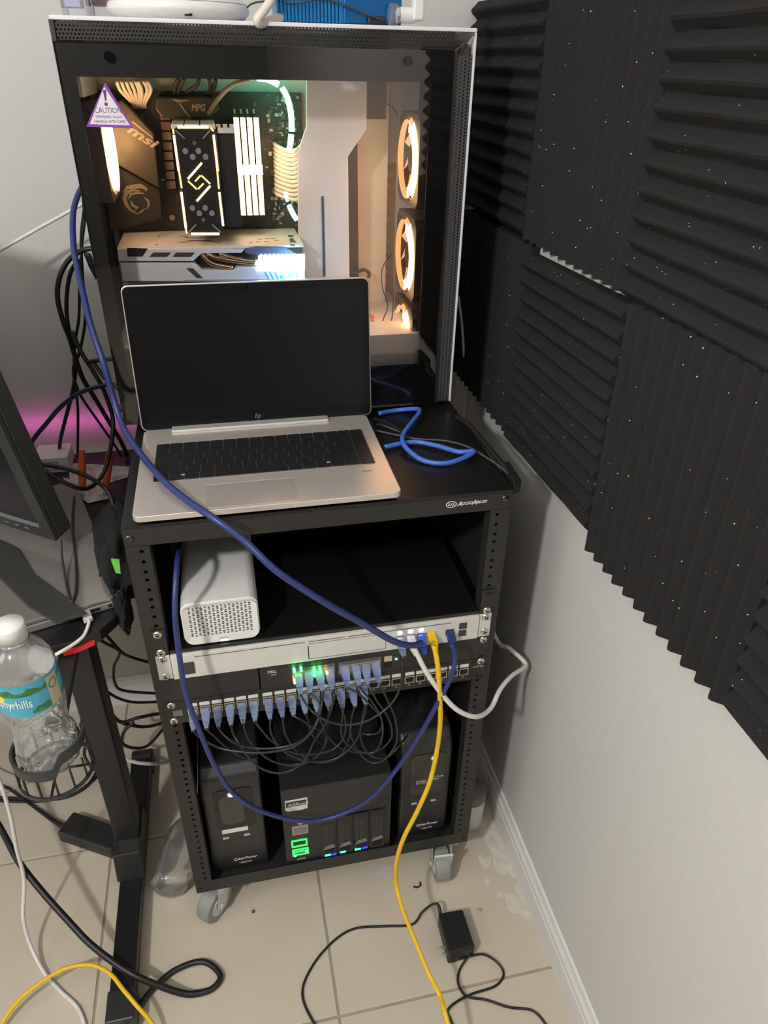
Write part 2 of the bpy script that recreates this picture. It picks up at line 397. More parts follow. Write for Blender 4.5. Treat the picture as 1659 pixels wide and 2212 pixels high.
# shelf
sh = thing('rack_shelf', 'black rack shelf under the white cube router', 'shelf', (0, .13, GZ + U / 2))
zs = GZ + U / 2 + .0045
MB().box(-.2205, .2205, .001, .26, zs - .0035, zs).build('shelf_tray', mat('shelf_black', (.003, .003, .003), .75, spec=.2), sh)
MB().box(-.2215, .2215, -.001, .0008, GZ + U / 2 + .0003, zs + .001).build('front_lip', M_BLK, sh)
ears(sh, GZ + U, M_BLK)
screws(sh, [(-.2325, GZ + U + .0159), (-.2325, GZ + U - .0159), (.2325, GZ + U - .0159)])
MB().box(.2275, .2375, -.0031, -.0026, GZ + U + .0130, GZ + U + .0185).build('ear_slot', M_DARK, sh)
# cube router on the shelf
rt = thing('cube_router', 'white rounded box router with a triangle-pattern grille, on the rack shelf', 'router', (-.149, .08, zs))
x0, x1, z0, z1 = -.2005, -.0975, zs + .0008, zs + .0720
MB().prism(rrect(x0, x1, z0, z1, .014, 6), 'y', .006, .205).build('body', M_WHITE, rt, bevel=.0025, seg=3)
gl = MB(); nc, nr = 16, 13; gx0, gx1, gz0, gz1 = x0 + .009, x1 - .009, z0 + .014, z1 - .006
cw, ch = (gx1 - gx0) / nc, (gz1 - gz0) / nr
for i in range(nc):
    for j in range(nr):
        a, b = gx0 + i * cw, gz0 + j * ch
        up = (i + j) % 2
        A_, B_, C_, D_ = (a, b), (a + cw, b), (a + cw, b + ch), (a, b + ch)
        mx_, my_ = cw * .06, ch * .10
        t = [(a + mx_, b + my_), (a + cw - mx_, b + my_), (a + cw / 2, b + ch - my_)] if up else [(a + mx_, b + ch - my_), (a + cw / 2, b + my_), (a + cw - mx_, b + ch - my_)]
        y = .0052; vs = [Vector((p[0], y, p[1])) for p in (A_, B_, C_, D_)] + [Vector((p[0], y, p[1])) for p in t] + [Vector((p[0], y + .003, p[1])) for p in t]
        fs = [(0, 1, 5, 4), (1, 2, 6, 5), (2, 3, 6), (0, 4, 6, 3)] if up else [(3, 4, 6, 2), (0, 5, 4, 3), (0, 1, 5), (1, 2, 6, 5)]
        fs += [(4, 5, 8, 7), (5, 6, 9, 8), (6, 4, 7, 9)]
        gl.add(vs, fs)
gl.build('grille', M_WHITE, rt)
fr = MB(); P1 = rrect(x0 + .002, x1 - .002, z0 + .002, z1 - .002, .012, 6); P2 = []
for (px, pz) in P1: P2.append((min(max(px, gx0), gx1), min(max(pz, gz0), gz1)))
nP = len(P1); fr.add([(p[0], .0035, p[1]) for p in P1] + [(p[0], .0052, p[1]) for p in P2] + [(p[0], .006, p[1]) for p in P1],
   [(i, (i + 1) % nP, nP + (i + 1) % nP, nP + i) for i in range(nP)] + [(i, 2 * nP + i, 2 * nP + (i + 1) % nP, (i + 1) % nP) for i in range(nP)])
fr.build('front_bezel', M_WHITE, rt)
MB().box(gx0 - .0002, gx1 + .0002, .0056, .0060, gz0, gz1).build('grille_backing', mat('grille_shadow', (.05, .048, .045), .8), rt)
text('xfinity', .0045, front(-.1535, z0 + .0062, .0042), M_GREY, rt, ex=.0002, width=.012)
MB().box(-.152, -.143, .0028, .0034, z0 + .0030, z0 + .0040).build('status_light', E_BLUEW, rt)

# gateway 1U
gw = thing('white_gateway', 'white one-unit network gateway with blue-lit ports across the rack', 'gateway', (0, .1, GZ - U / 2))
MB().box(-.2215, .2215, -.0055, .0004, GZ - U / 2 + .0006, GZ + U / 2 - .0006).build('faceplate', M_WHITEG, gw, bevel=.001)
MB().box(-.2185, .2185, .001, .25, GZ - U / 2 + .002, GZ + U / 2 - .001).build('body', M_GREY, gw)
ears(gw, GZ, M_WHITEG)
screws(gw, [(-.2325, GZ + .0159), (-.2325, GZ - .0159), (.2325, GZ + .0159), (.2325, GZ - .0120)])
MB().prism(rrect(-.2105, -.1915, GZ - .014, GZ + .0075, .001, 2), 'y', -.0062, -.0055).build('status_screen', M_DGREY, gw)
ln = MB()
for a, b in ((-.190, -.118), (-.116, -.038), (-.032, .020), (.024, .178)): ln.box(a, b, -.0058, -.0054, GZ + .0155, GZ + .0163)
for a, b, c, d in ((-.034, -.0328, GZ - .017, GZ + .008), (-.0328, .080, GZ - .0172, GZ - .0167), (.0795, .0800, GZ - .0172, GZ + .012), (-.0328, .080, GZ + .0118, GZ + .0122)): ln.box(a, b, -.0058, -.0054, c, d)
ln.build('panel_seam', M_DARK, gw)
PORTX = [.1005, .1165, .1325, .1475, .1765]
def port_mesh(w=.0125, h=.011):
    mb = MB(); y = 0
    for a, b, c, d in ((-w / 2 - .001, -w / 2, -h / 2, h / 2), (w / 2, w / 2 + .001, -h / 2, h / 2), (-w / 2 - .001, w / 2 + .001, h / 2, h / 2 + .001), (-w / 2 - .001, w / 2 + .001, -h / 2 - .001, -h / 2)):
        mb.box(a, b, -.0008, .0006, c, d)
    return mb
pf = None
for x in PORTX:
    zz = GZ - .0015
    if pf is None: pf = o = port_mesh().build('network_port', M_GOLD, gw, loc=(x, -.0055, zz)); cv = MB().prism([(-.0062, .0055), (-.0062, -.003), (-.0035, -.003), (-.0035, -.0055), (.0035, -.0055), (.0035, -.003), (.0062, -.003), (.0062, .0055)], 'y', -.0004, .0002).build('port_opening', M_DARK, o, loc=(x, -.0055, zz))
    else: o = inst(pf, 'network_port', gw, (x, -.0055, zz)); inst(cv, 'port_opening', o, (x, -.0055, zz))
for x in PORTX[:3]: MB().prism(rrect(x - .0028, x + .0028, GZ + .0078, GZ + .0122, .0018, 3), 'y', -.0066, -.0055).build('port_light', E_BLUEW, gw)
for dz in (.0015, -.0125): MB().prism(rrect(.1905, .2025, GZ + dz, GZ + dz + .0115, .001, 2), 'y', -.0062, -.0055).build('optical_port_cover', M_DGREY, gw)
text('SFP+', .003, front(.194, GZ - .0178, -.0055), M_GREY, gw, ex=.0001)

# small black switch with blank ears
sz = GZ - U
sw = thing('network_switch', 'black eight-port network switch with green port lights, under the white gateway', 'switch', (0, .06, sz - U / 2))
MB().box(-.1045, .1045, -.0045, .14, sz - U / 2 + .001, sz + U / 2 - .001).build('body', M_BLK2, sw, bevel=.001)
for a, b in ((-.2413, -.1060), (.1060, .2413)): MB().box(a, b, -.0026, .0004, sz - U / 2 + .0004, sz + U / 2 - .0004).build('blank_bracket', M_BLK, sw, bevel=.0008)
screws(sw, [(.2325, sz + .0159)])
MB().box(.2275, .2375, -.0031, -.0026, sz - .020, sz - .0155).build('bracket_slot', M_DARK, sw)
text('DELL', .0068, front(-.0935, sz + .0095, -.0045), M_PRINT, sw, ex=.0002, width=.0125, bold=.0001)
text('EMC', .0030, front(-.0885, sz + .0045, -.0045), M_PRINT, sw, ex=.0002, width=.007)
SWX = [-.0500, -.0350, -.0195, -.0045, .0185, .0345, .0495, .0645]
for a, b in ((-.0590, .0040), (.0095, .0735)): MB().box(a, b, -.0053, -.0045, sz - .0130, sz + .0125).build('port_bezel', mat('grey_port_metal', (.22, .22, .21), .35, .8), sw)
for i, x in enumerate(SWX):
    o = inst(pf, 'network_port', sw, (x, -.0053, sz - .001)); inst(cv, 'port_opening', o, (x, -.0053, sz - .001))
for x, z, m in ((-.0555, .0125, E_GREEN), (-.0455, .0130, E_GREEN), (-.0560, -.0095, E_AMBER), (-.0260, .0075, E_GREEN), (-.0180, .0070, E_GREEN), (-.0270, -.0010, E_GREEN), (-.0085, .0005, E_AMBER), (.0965, .0030, E_GREEN)):
    MB().prism(rrect(x - .0018, x + .0018, sz + z - .0016, sz + z + .0016, .0012, 3), 'y', -.0125 if x < .09 else -.0052, -.0045).build('port_light', m, sw)
for dz in (-.012, .001): MB().box(.0780, .0900, -.0053, -.0045, sz + dz, sz + dz + .0105).build('fibre_port', M_CHROME if dz > 0 else M_DARK, sw)

# patch panel
pz = GZ - 2 * U
pp = thing('patch_bay', 'black 24-port patch panel with white label strips, in the middle of the rack', 'patch panel', (0, .03, pz - U / 2))
MB().box(-.2413, .2413, -.0030, .0004, pz - U / 2 + .0004, pz + U / 2 - .0004).build('faceplate', M_BLK, pp, bevel=.0008)
MB().box(-.21, .21, .001, .04, pz - .016, pz + .012).build('body', M_DARK, pp)
screws(pp, [(-.2325, pz + .0159), (-.2325, pz - .0159), (.2325, pz + .0159)])
MB().box(.2275, .2375, -.0035, -.0030, pz - .0185, pz - .0130).build('ear_slot', M_DARK, pp)
MB().box(-.232, -.219, -.0034, -.0030, pz - .006, pz + .005).build('paper_sticker', M_GREY, pp)
text('CAT 5e', .0055, front(.2205, pz + .004, -.003), M_PRINT, pp, ex=.0002, width=.017)
PX = [-.2040 + .0174 * k + .0033 * (k // 6) for k in range(24)]
lab = None
for k, x in enumerate(PX):
    o = inst(pf, 'network_port', pp, (x, -.0035, pz - .0005)); inst(cv, 'port_opening', o, (x, -.0035, pz - .0005))
    if lab is None: lab = MB().prism(rrect(-.0072, .0072, -.0030, .0030, .0012, 3), 'y', -.0008, 0).build('port_label', M_WHITE, pp, loc=(x, -.0030, pz + .0118))
    else: inst(lab, 'port_label', pp, (x, -.0030, pz + .0118))
    if k > 14: text(str(k + 1), .0042, front(x - .0025, pz - .0135, -.003), M_PRINT, pp, 'port_number', ex=.0002)

# ------------------------------------------------------------------ patch cables
def c6(X, Y, y): return at(340 + X / 2.9625, 1400 + Y / 2.9633, 'y', y)
def plug(parent, p, d=(0, -1, -.12), m=None, up=(0, 0, 1)):
    d = Vector(d).normalized(); q = d.to_track_quat('Y', 'Z').to_matrix().to_4x4(); R = Matrix.Translation(p) @ q
    mb = MB(); mb.box(-.0058, .0058, -.004, .014, -.004, .004, R); mb.box(-.0048, .0048, .014, .020, -.0045, .0045, R)
    mb.prism([(-.0045, .020), (.0045, .020), (.0025, .030), (-.0025, .030)], 'z', -.003, .003, R)
    o = mb.build('plug', m or M_PLUG, parent, bevel=.0006)
    g_ = MB(); g_.box(-.0048, .0048, -.0035, .003, .0006, .0033, R); g_.build('contacts', M_GOLD, o)
    return Vector(p) + d * .030
def cable(name, label, pts, r, m, cat='cable', group=None, n=8, plugs=(), plug_m=None, sub=6):
    root = thing(name, label, cat, pts[0] if not plugs else plugs[0][0], group)
    P = [Vector(p) for p in pts]
    for k, (pp_, d) in enumerate(plugs):
        e = plug(root, pp_, d, plug_m)
        if k == 0: P = [Vector(pp_) + Vector(d).normalized() * .022, e] + P
        else: P = P + [e, Vector(pp_) + Vector(d).normalized() * .022]
    MB().tube(P, r, n, sub=sub).build('cord', m, root, smooth=True)
    return root
M_PATCH = mat('clear_black_patch_cord', (.035, .035, .037), .28, .3, var=.3, scale=250)
ordn = ['first', 'second', 'third', 'fourth', 'fifth', 'sixth', 'seventh', 'eighth', 'ninth', 'tenth', 'eleventh', 'twelfth', 'thirteenth', 'fourteenth', 'fifteenth']
yp = lambda k: Vector((PX[k], -.0045, pz - .001))
ys = lambda k: Vector((SWX[k], -.0065, sz - .001))
PC = {
 0: ([(300, 590, -.04), (400, 640, -.05), (520, 662, -.06), (650, 670, -.07), (800, 652, -.08), (905, 612, -.085), (985, 540, -.085), (1035, 440, -.075), (1055, 330, -.06)], 2),
 1: ([(360, 560, -.03), (450, 640, -.02), (560, 700, .0), (640, 690, .04)], None),
 2: ([(420, 550, -.04), (490, 605, -.05), (600, 638, -.05), (750, 640, -.06), (880, 612, -.065), (960, 560, -.07), (1020, 470, -.065), (1035, 360, -.05)], 1),
 3: ([(490, 560, -.04), (530, 620, -.05), (570, 680, -.05), (640, 755, -.06), (750, 798, -.07), (860, 780, -.07), (950, 705, -.07), (1000, 600, -.06), (1060, 510, -.06), (1110, 400, -.055), (1130, 300, -.05)], 3),
 4: ([(572, 560, -.03), (615, 625, -.035), (720, 715, -.03), (850, 748, -.03), (985, 716, -.035), (1062, 640, -.04), (1090, 550, -.03), (1080, 440, .02)], None),
 5: ([(685, 545, -.04), (745, 605, -.04), (840, 660, -.045), (950, 682, -.05), (1100, 658, -.05), (1175, 600, -.045), (1205, 510, -.04), (1185, 400, -.02), (1130, 345, .0)], None),
 6: ([(722, 520, -.04), (755, 600, -.045), (830, 675, -.05), (955, 722, -.055), (1080, 724, -.055), (1190, 680, -.055), (1275, 585, -.05), (1308, 480, -.04), (1325, 370, -.02)], None),
 7: ([(812, 530, -.04), (855, 615, -.04), (935, 695, -.045), (1040, 732, -.05), (1150, 706, -.05), (1215, 610, -.045), (1240, 480, -.03), (1245, 380, .0)], None),
 8: ([(925, 462, -.04), (985, 500, -.04), (1060, 535, -.03), (1120, 600, -.03), (1210, 655, -.035), (1350, 668, -.04), (1440, 640, -.045), (1500, 560, -.05), (1480, 450, -.05), (1400, 330, -.05)], 6),
 9: ([(968, 470, -.03), (985, 540, -.02), (1030, 600, .0), (1100, 640, .04)], None),
 10: ([(1040, 450, -.035), (1075, 530, -.03), (1130, 600, -.02), (1190, 640, .03)], None),
 11: ([(1090, 440, -.02), (1085, 540, -.02), (1050, 650, -.01), (960, 730, .0), (850, 755, .01), (720, 720, .05)], None),
 12: ([(1185, 430, -.04), (1175, 520, -.04), (1200, 600, -.045), (1290, 660, -.05), (1390, 664, -.055), (1440, 560, -.05), (1430, 440, -.05), (1370, 340, -.05), (1310, 270, -.045)], 5),
 13: ([(1245, 430, -.035), (1240, 560, -.03), (1300, 680, -.035), (1380, 735, -.045), (1460, 705, -.05), (1530, 600, -.05), (1520, 450, -.05), (1470, 330, -.05)], 7),
 14: ([(1330, 410, -.03), (1300, 520, -.03), (1310, 610, -.035), (1370, 690, -.045), (1470, 700, -.04), (1550, 620, -.03), (1600, 560, .02)], None),
}
for k in range(15):
    pts, s_ = PC[k]
    P = [c6(*p) for p in pts]
    pl = [(yp(k), (random.uniform(-.04, .04), -1, -.25))]
    if s_ is not None: pl.append((ys(s_), (random.uniform(-.05, .05), -1, -.35)))
    if k == 0: lb = 'thin black patch cable from the leftmost patch panel port'
    else: lb = 'thin black patch cable plugged into the %s patch panel port from the left' % ordn[k]
    cable('patch_cable', lb, P, .0017, M_PATCH, 'cable', 'thin patch cables on the patch panel', 6, pl, sub=5)
for s_, pts, lb in (
    (0, [(985, 400, -.07), (1090, 468, -.08), (1205, 490, -.08), (1330, 470, -.08), (1450, 400, -.075), (1530, 310, -.07), (1562, 200, -.06), (1566, 90, -.05)], 'thin black cable looping from the leftmost green-lit switch port up to the gateway'),
    (4, [(1285, 290, -.05), (1375, 375, -.05), (1432, 450, -.045), (1425, 530, -.04), (1370, 552, -.035), (1312, 548, -.03)], 'thin black cable curling forward from the first port of the right switch group')):
    P = [c6(*p) for p in pts]; pl = [(ys(s_), (0, -1, -.35))]
    if s_ == 0: pl.append((Vector((PORTX[0], -.0065, GZ - .0015)), (0, -1, -.3)))
    cable('patch_cable', lb, P, .0017, M_PATCH, 'cable', 'thin cables from the switch', 6, pl, sub=5)

# ------------------------------------------------------------------ boxes on the rack floor
def ups(xc, wd, y0, z1, label, left):
    r = thing('battery_backup', label, 'battery backup', (xc, y0 + .13, .106))
    z0 = .1100; h = z1 - z0; hw = wd / 2
    body = MB(); body.prism([(y0 + .006, z0), (y0, z0 + .02), (y0, z1 - .045), (y0 + .006, z1 - .018), (y0 + .022, z1 - .003), (y0 + .045, z1), (y0 + .26, z1), (y0 + .26, z0)], 'x', xc - hw, xc + hw)
    body.build('body', mat('charcoal_case', (.026, .026, .026), .38, var=.05, bump=.1, scale=500, dist=.0003), r, bevel=.005, seg=3)
    zp = z1 - .052
    MB().prism(rrect(xc - hw * .62, xc + hw * .72, z0 + h * .47, zp + .012, .01, 4), 'y', y0 - .0008, y0).build('front_panel', M_GLOSSBLK if left else M_DGREY, r)
    MB().prism(rrect(xc - hw * .45, xc + hw * .35, z0 + h * .52, zp - .002, .012, 4), 'y', y0 - .0014, y0 - .0008).build('display', mat('unlit_display', (.05, .047, .035), .25), r)
    bx = xc + (.0 if left else .012)
    MB().cyl((bx, zp + .004), .0075, y0 - .0045, y0 - .0008, 'y', 20).build('power_button', M_CHROME, r, smooth=False, bevel=.001)
    MB().cyl((bx, zp + .004), .0045, y0 - .0052, y0 - .0045, 'y', 16).build('button_light', em('button_glow', (.6, .7, 1), 2.2), r)
    if left:
        MB().box(xc - .024, xc + .020, y0 - .0016, y0 - .0006, z0 + h * .435, z0 + h * .472).build('label_strip', M_WHITE, r)
    us = MB()
    for dx in (-.024, .012): us.box(xc + dx, xc + dx + .010, y0 - .0012, y0 - .0003, z0 + h * .375, z0 + h * .393)
    us.build('usb_port', M_STEEL, r)
    text('CyberPower', .0095, front(xc - .013, z0 + h * .125, y0), M_PRINT, r, ex=.0003, shear=.3, width=.042, bold=.0001)
    text('1500VA', .0065, front(xc - .004, z0 + h * .085, y0), M_PRINT, r, ex=.0003, width=.022)
    if not left:
        text('Simulated\nSine Wave', .0055, front(xc - .018, z0 + h * .60, y0 - .0014), M_PRINT, r, ex=.0002, width=.020)
        text('Mini-Tower\nBackup', .0055, front(xc + .010, z0 + h * .62, y0 - .0014), M_PRINT, r, ex=.0002, width=.022)
    return r
ups(-.170, .098, .022, .378, 'black battery backup with a white label strip, left end of the rack floor', True)
ups(.166, .092, .022, .384, 'black battery backup with two lines of small print, right end of the rack floor', False)
# storage computer

ns = thing('storage_computer', 'black four-bay storage computer with green and blue lights, bottom centre of the rack', 'computer', (.005, .15, .106))
nx0, nx1, nz0, nz1, ny = -.0900, .1000, .1185, .332, .006
MB().prism(rrect(nx0, nx1, nz0, nz1, .004, 3), 'y', ny, ny + .25).build('case', mat('nas_black', (.020, .020, .0205), .42, bump=.1, scale=600, dist=.0003), ns, bevel=.002)
def nf(X, Y): return at(380 + X / 3.456, 1560 + Y / 3.455, 'y', ny)
bp = [nf(*p) for p in ((812, 590), (980, 560), (982, 635), (930, 650), (835, 662), (816, 655))]
MB().prism([(p.x, p.z) for p in bp], 'y', ny - .0015, ny).build('badge', M_PRINT, ns)
bp = [nf(*p) for p in ((820, 597), (972, 570), (974, 606), (822, 634))]
MB().prism([(p.x, p.z) for p in bp], 'y', ny - .0018, ny - .0015).build('badge_panel', M_DGREY, ns)
t0 = nf(832, 627); text('ASRock', .010, front(t0.x, t0.z, ny - .0018), M_PRINT, ns, ex=.0002, shear=.2, width=.036)
a = nf(870, 845); b = nf(985, 760)
MB().box(a.x, b.x, ny - .001, ny, a.z, b.z).build('certificate_sticker', mat('tan_sticker', (.40, .29, .24), .5), ns)
MB().box(a.x + .003, b.x - .003, ny - .0014, ny - .001, a.z + .004, b.z - .004).build('sticker_print', M_GREY, ns)
MB().cyl(((nf(930, 745)).x, (nf(930, 745)).z), .0055, ny - .0015, ny, 'y', 14).build('power_button', M_CHROME, ns)
gp = nf(922, 900); d = MB()
w_, h_ = .0140, .0095
for a_, b_, c_, e_ in ((-w_, w_, h_ - .0026, h_), (-w_, w_, -h_, -h_ + .0026), (-w_, -w_ + .0026, -h_, h_), (w_ - .0026, w_, -h_, h_)): d.box(gp.x + a_, gp.x + b_, ny - .0014, ny, gp.z + c_, gp.z + e_)
E_LCD = em('green_icon_light', (.03, 1.0, .1), 2.4)
d.build('screen_icon', E_LCD, ns)
gp = nf(930, 962); d = MB()
for dz in (-.0095, -.001, .0055): d.box(gp.x - .0135, gp.x + .0135, ny - .0014, ny, gp.z + dz, gp.z + dz + .0024)
for dx in (-.0145, .0120): d.box(gp.x + dx, gp.x + dx + .0026, ny - .0014, ny, gp.z - .010, gp.z + .0075)
d.build('network_icon', E_LCD, ns)
for dx, dz in ((-.010, -.0085), (.0105, .0)): MB().cyl((gp.x + dx, gp.z + dz), .0025, ny - .0022, ny - .0014, 'y', 10).build('icon_light', E_GREEN, ns)
t0 = nf(905, 1030); text('LINK', .0070, front(t0.x, t0.z, ny), M_PRINT, ns, ex=.0002, width=.0155)
bxa, bxb = nf(1085, 990).x, nf(1558, 890).x; bay_x = [bxa + (bxb - bxa) * k / 4 for k in range(5)]; bz0, bz1 = nf(1320, 955).z, nf(1320, 680).z
for k in range(4):
    o = MB().box(bay_x[k] + .0008, bay_x[k + 1] - .0008, ny - .0025, ny + .001, bz0, bz1).build('drive_bay', M_GLOSSBLK, ns, bevel=.001)
    sl = MB()
    for j in range(7): sl.box(bay_x[k] + .004 + j * .0026, bay_x[k] + .0052 + j * .0026, ny - .0031, ny - .0024, bz0 + .030, bz1 - .016)
    sl.build('vent_slats', M_DGREY, o)
    MB().prism([(bay_x[k] + .004, bz0 + .022), (bay_x[k + 1] - .004, bz0 + .026), (bay_x[k + 1] - .006, bz0 + .034), (bay_x[k] + .008, bz0 + .030)], 'y', ny - .0045, ny - .0026).build('release_handle', M_GREY, o)
    MB().box(bay_x[k] + .005, bay_x[k + 1] - .005, ny - .0033, ny - .0026, bz0 + .006, bz0 + .020).build('latch_recess', M_DARK, o)
E_LG = em('drive_green', (.05, .9, .35), 3.5)
for X, Y, m in ((1132, 979, E_LG), (1175, 972, E_BLUE), (1245, 955, E_LG), (1355, 935, E_LG), (1405, 923, E_BLUE)):
    p = nf(X, Y); MB().prism(rrect(p.x - .0055, p.x + .0055, p.z - .0022, p.z + .0022, .0018, 3), 'y', ny - .004, ny - .0026).build('drive_light', m, ns)

# ------------------------------------------------------------------ open laptop on top of the rack
lp = thing('open_laptop', 'silver laptop opened with a dark screen, on top of the rack', 'laptop', (-.07, .11, ZT))
lx0, lx1, ly0, ly1, lz = -.235, .0955, -.010, .232, ZT + .0175
MB().prism(rrect(lx0, lx1, ly0, ly1, .010, 5), 'z', ZT + .0095, lz).build('base', M_SILVER, lp, bevel=.0012, seg=3)
MB().prism(rrect(lx0 + .010, lx1 - .010, ly0 + .014, ly1 - .004, .010, 5), 'z', ZT + .0025, ZT + .0094).build('bottom_cover', M_DGREY, lp, bevel=.002)
for fx in (lx0 + .03, lx1 - .03): MB().box(fx - .01, fx + .01, .02, .2, ZT, ZT + .003).build('foot', M_RUB, lp)
kx0, kx1, ky0, ky1 = -.2145, .0775, .0725, .1790
MB().prism(rrect(kx0, kx1, ky0, ky1, .003, 3), 'z', lz - .0002, lz + .0003).build('keyboard_well', mat('well_silver', (.26, .25, .24), .5, .5), lp)
M_KEY = mat('key_black', (.012, .012, .013), .35); kw = {}
rows = [[1.0] * 16, [1] * 13 + [1.9, 1.1], [1.5] + [1] * 12 + [1.4, 1.1], [1.8] + [1] * 11 + [2.1, 1.1], [2.3] + [1] * 10 + [2.6, 1.1], [1.1, 1.05, 1.05, 1.05, 5.3, 1.05, 1.05, 1.05, 1.1, 1.1, 1.1]]
hts = [.0130, .0187, .0187, .0187, .0187, .0187]; y = ky1
M_LEG = mat('key_legend', (.45, .45, .45), .5)
for r_i, rw in enumerate(rows):
    un = (kx1 - kx0) / sum(rw); y1 = y; y0 = y - hts[r_i]; x = kx0; y = y0
    for kx_i, a in enumerate(rw):
        wv = round(a * un - .0011, 5); hv = round(hts[r_i] - .0010, 5); key = (wv, hv); c = (x + a * un / 2, (y0 + y1) / 2, lz + .0002)
        if key not in kw: kw[key] = MB().prism(rrect(-wv / 2, wv / 2, -hv / 2, hv / 2, .0012, 2), 'z', 0, .0014).build('key', M_KEY, lp, loc=c); ko = kw[key]
        else: ko = inst(kw[key], 'key', lp, c)
        x += a * un
lg = MB()
for (kx, kyy) in ((-.1790, .0815), (.0125, .0820)):
    for i in range(2):
        for j in range(2): lg.box(kx + i * .0022, kx + i * .0022 + .0017, kyy + j * .0022, kyy + j * .0022 + .0017, lz + .0016, lz + .0018)
lg.build('key_print', M_LEG, lp)
MB().prism(rrect(-.1475, -.0360, -.0045, .0520, .003, 3), 'z', lz, lz + .0003).build('touchpad', mat('touchpad_metal', (.60, .54, .51), .30, .6), lp)
MB().box(-.1475, -.0360, .0525, .0600, lz, lz + .0007).build('touchpad_buttons', M_SILVER, lp, bevel=.0004)
MB().box(.055, .068, .052, .0545, lz, lz + .0002).build('maker_sticker', M_GREY, lp)
hx0, hx1 = -.195, .035
MB().box(hx0, hx1, .216, .231, lz, lz + .004).build('hinge_cover', mat('hinge_silver', (.72, .71, .70), .38, .6), lp, bevel=.001)
lid = link('lid', None, lp, (0, .232, lz - .002), None)
ang = math.atan2(.030, .207); LL = .205; R = Matrix.Translation((0, .2325, lz - .002)) @ Matrix.Rotation(-ang, 4, 'X')
MB().prism(rrect(lx0 - .003, lx1 + .009, 0, LL, .009, 5), 'y', 0, .0055, R).build('lid_shell', M_SILVER, lid, bevel=.001)
MB().prism(rrect(lx0 - .0012, lx1 + .0072, .002, LL - .0018, .008, 5), 'y', -.0012, -.0001, R).build('bezel', mat('bezel_black', (.004, .004, .005), .3, spec=.3), lid)
MB().box(lx0 + .0045, lx1 + .001, -.0016, -.0012, .019, LL - .014, R).build('screen', mat('laptop_screen', (.005, .005, .005), .28, spec=.35), lid)
MB().cyl(((lx0 + lx1) / 2, LL - .0075), .0028, -.0018, -.0012, 'y', 12, M=R).build('webcam', M_GLOSSBLK, lid)
MB().cyl(((lx0 + lx1) / 2 + .058, LL - .0075), .0015, -.0018, -.0012, 'y', 10, M=R).build('sensor', M_GLOSSBLK, lid)
text('hp', .011, (lambda a, b, c: R @ Vector((-.074 + a, -.0012 - c, .009 + b))), mat('logo_grey', (.16, .16, .16), .4), lid, ex=.0003, shear=.25, width=.0085)

# ------------------------------------------------------------------ the computer case on the rack
cx0, cx1, cy, cyb, cz0, cz1 = -.2660, .2455, .275, .505, ZT + .010, 1.3975
pc = thing('computer_case', 'white computer case with a glass side and orange-lit parts, on top of the rack', 'computer', (-.01, .39, ZT))
MB().box(cx0, cx1, cy, cyb, cz1 - .0045, cz1).build('top_panel', M_CASEW, pc, bevel=.001)
MB().box(cx1 - .003, cx1, cy, cyb, cz0, cz1 - .0046).build('front_panel', M_CASEW, pc, bevel=.0008)
MB().box(cx0 + .0032, cx1 - .0032, cy + .001, cyb, cz0, cz0 + .003).build('bottom_panel', M_BLK, pc)
MB().box(cx0, cx0 + .003, cy, cyb, cz0, cz1 - .0046).build('rear_panel', M_BLK, pc)
MB().box(cx0 + .0032, cx1 - .0032, cyb - .003, cyb, cz0 + .004, cz1 - .0046).build('far_side_panel', M_CASEW, pc)
for sx in (-.235, .215):
    for sy in (.30, .48): MB().box(sx - .012, sx + .012, sy - .015, sy + .015, ZT + .0002, cz0).build('foot', M_RUB, pc)
gx0_, gx1_, gz0_, gz1_ = cx0, .2155, cz0 + .001, 1.3725
M_MESH = mat('black_perforated_steel', (.012, .012, .0125), .5)
mb = MB(); px_ = .0042
nx_ = int((gx1_ - gx0_) / px_) + 1
for i in range(nx_):
    for j in range(5):
        a = gx0_ + i * px_ + (.5 * px_ if j % 2 else 0); b = gz1_ + .0015 + j * .0040
        mb.holes(a, a + px_, b, b + .0040, a + px_ / 2, b + .0020, .0013, (lambda p, q, d: Vector((p, .2765 + d, q))), 6, .001)
mb.box(cx0, cx1 - .0035, .2755, .2772, gz1_ + .0215, cz1 - .0046)
mb.build('top_mesh', M_MESH, pc)
mb = MB()
nz_ = int((cz1 - .030 - cz0) / .0042)
for j in range(nz_):
    for i in range(4):
        a = gx1_ + .0045 + i * .0052; b = cz0 + .001 + j * .0042 + (.0021 if i % 2 else 0)
        mb.holes(a, a + .0052, b, b + .0042, a + .0026, b + .0021, .0014, (lambda p, q, d: Vector((p, .2765 + d, q))), 6, .001)
mb.prism([(gx1_ + .001, cz0), (gx1_ + .0045, cz0), (gx1_ + .0045, gz1_ + .004), (gx1_ + .001, gz1_)], 'y', .2745, .2775)
mb.prism([(gx1_, gz1_ - .001), (gx1_ + .002, gz1_ - .001), (cx1 - .0035, cz1 - .006), (cx1 - .0055, cz1 - .006)], 'y', .2735, .2768)
mb.build('front_mesh', mat('lit_perforated_steel', (.075, .075, .08), .4, .2), pc)  # lighter copy of the mesh steel; the light on this strip is painted in
MB().box(cx0 - .001, cx0 + .004, .2740, .2775, cz0, cz1 - .0046).build('edge_trim', M_BLK, pc)
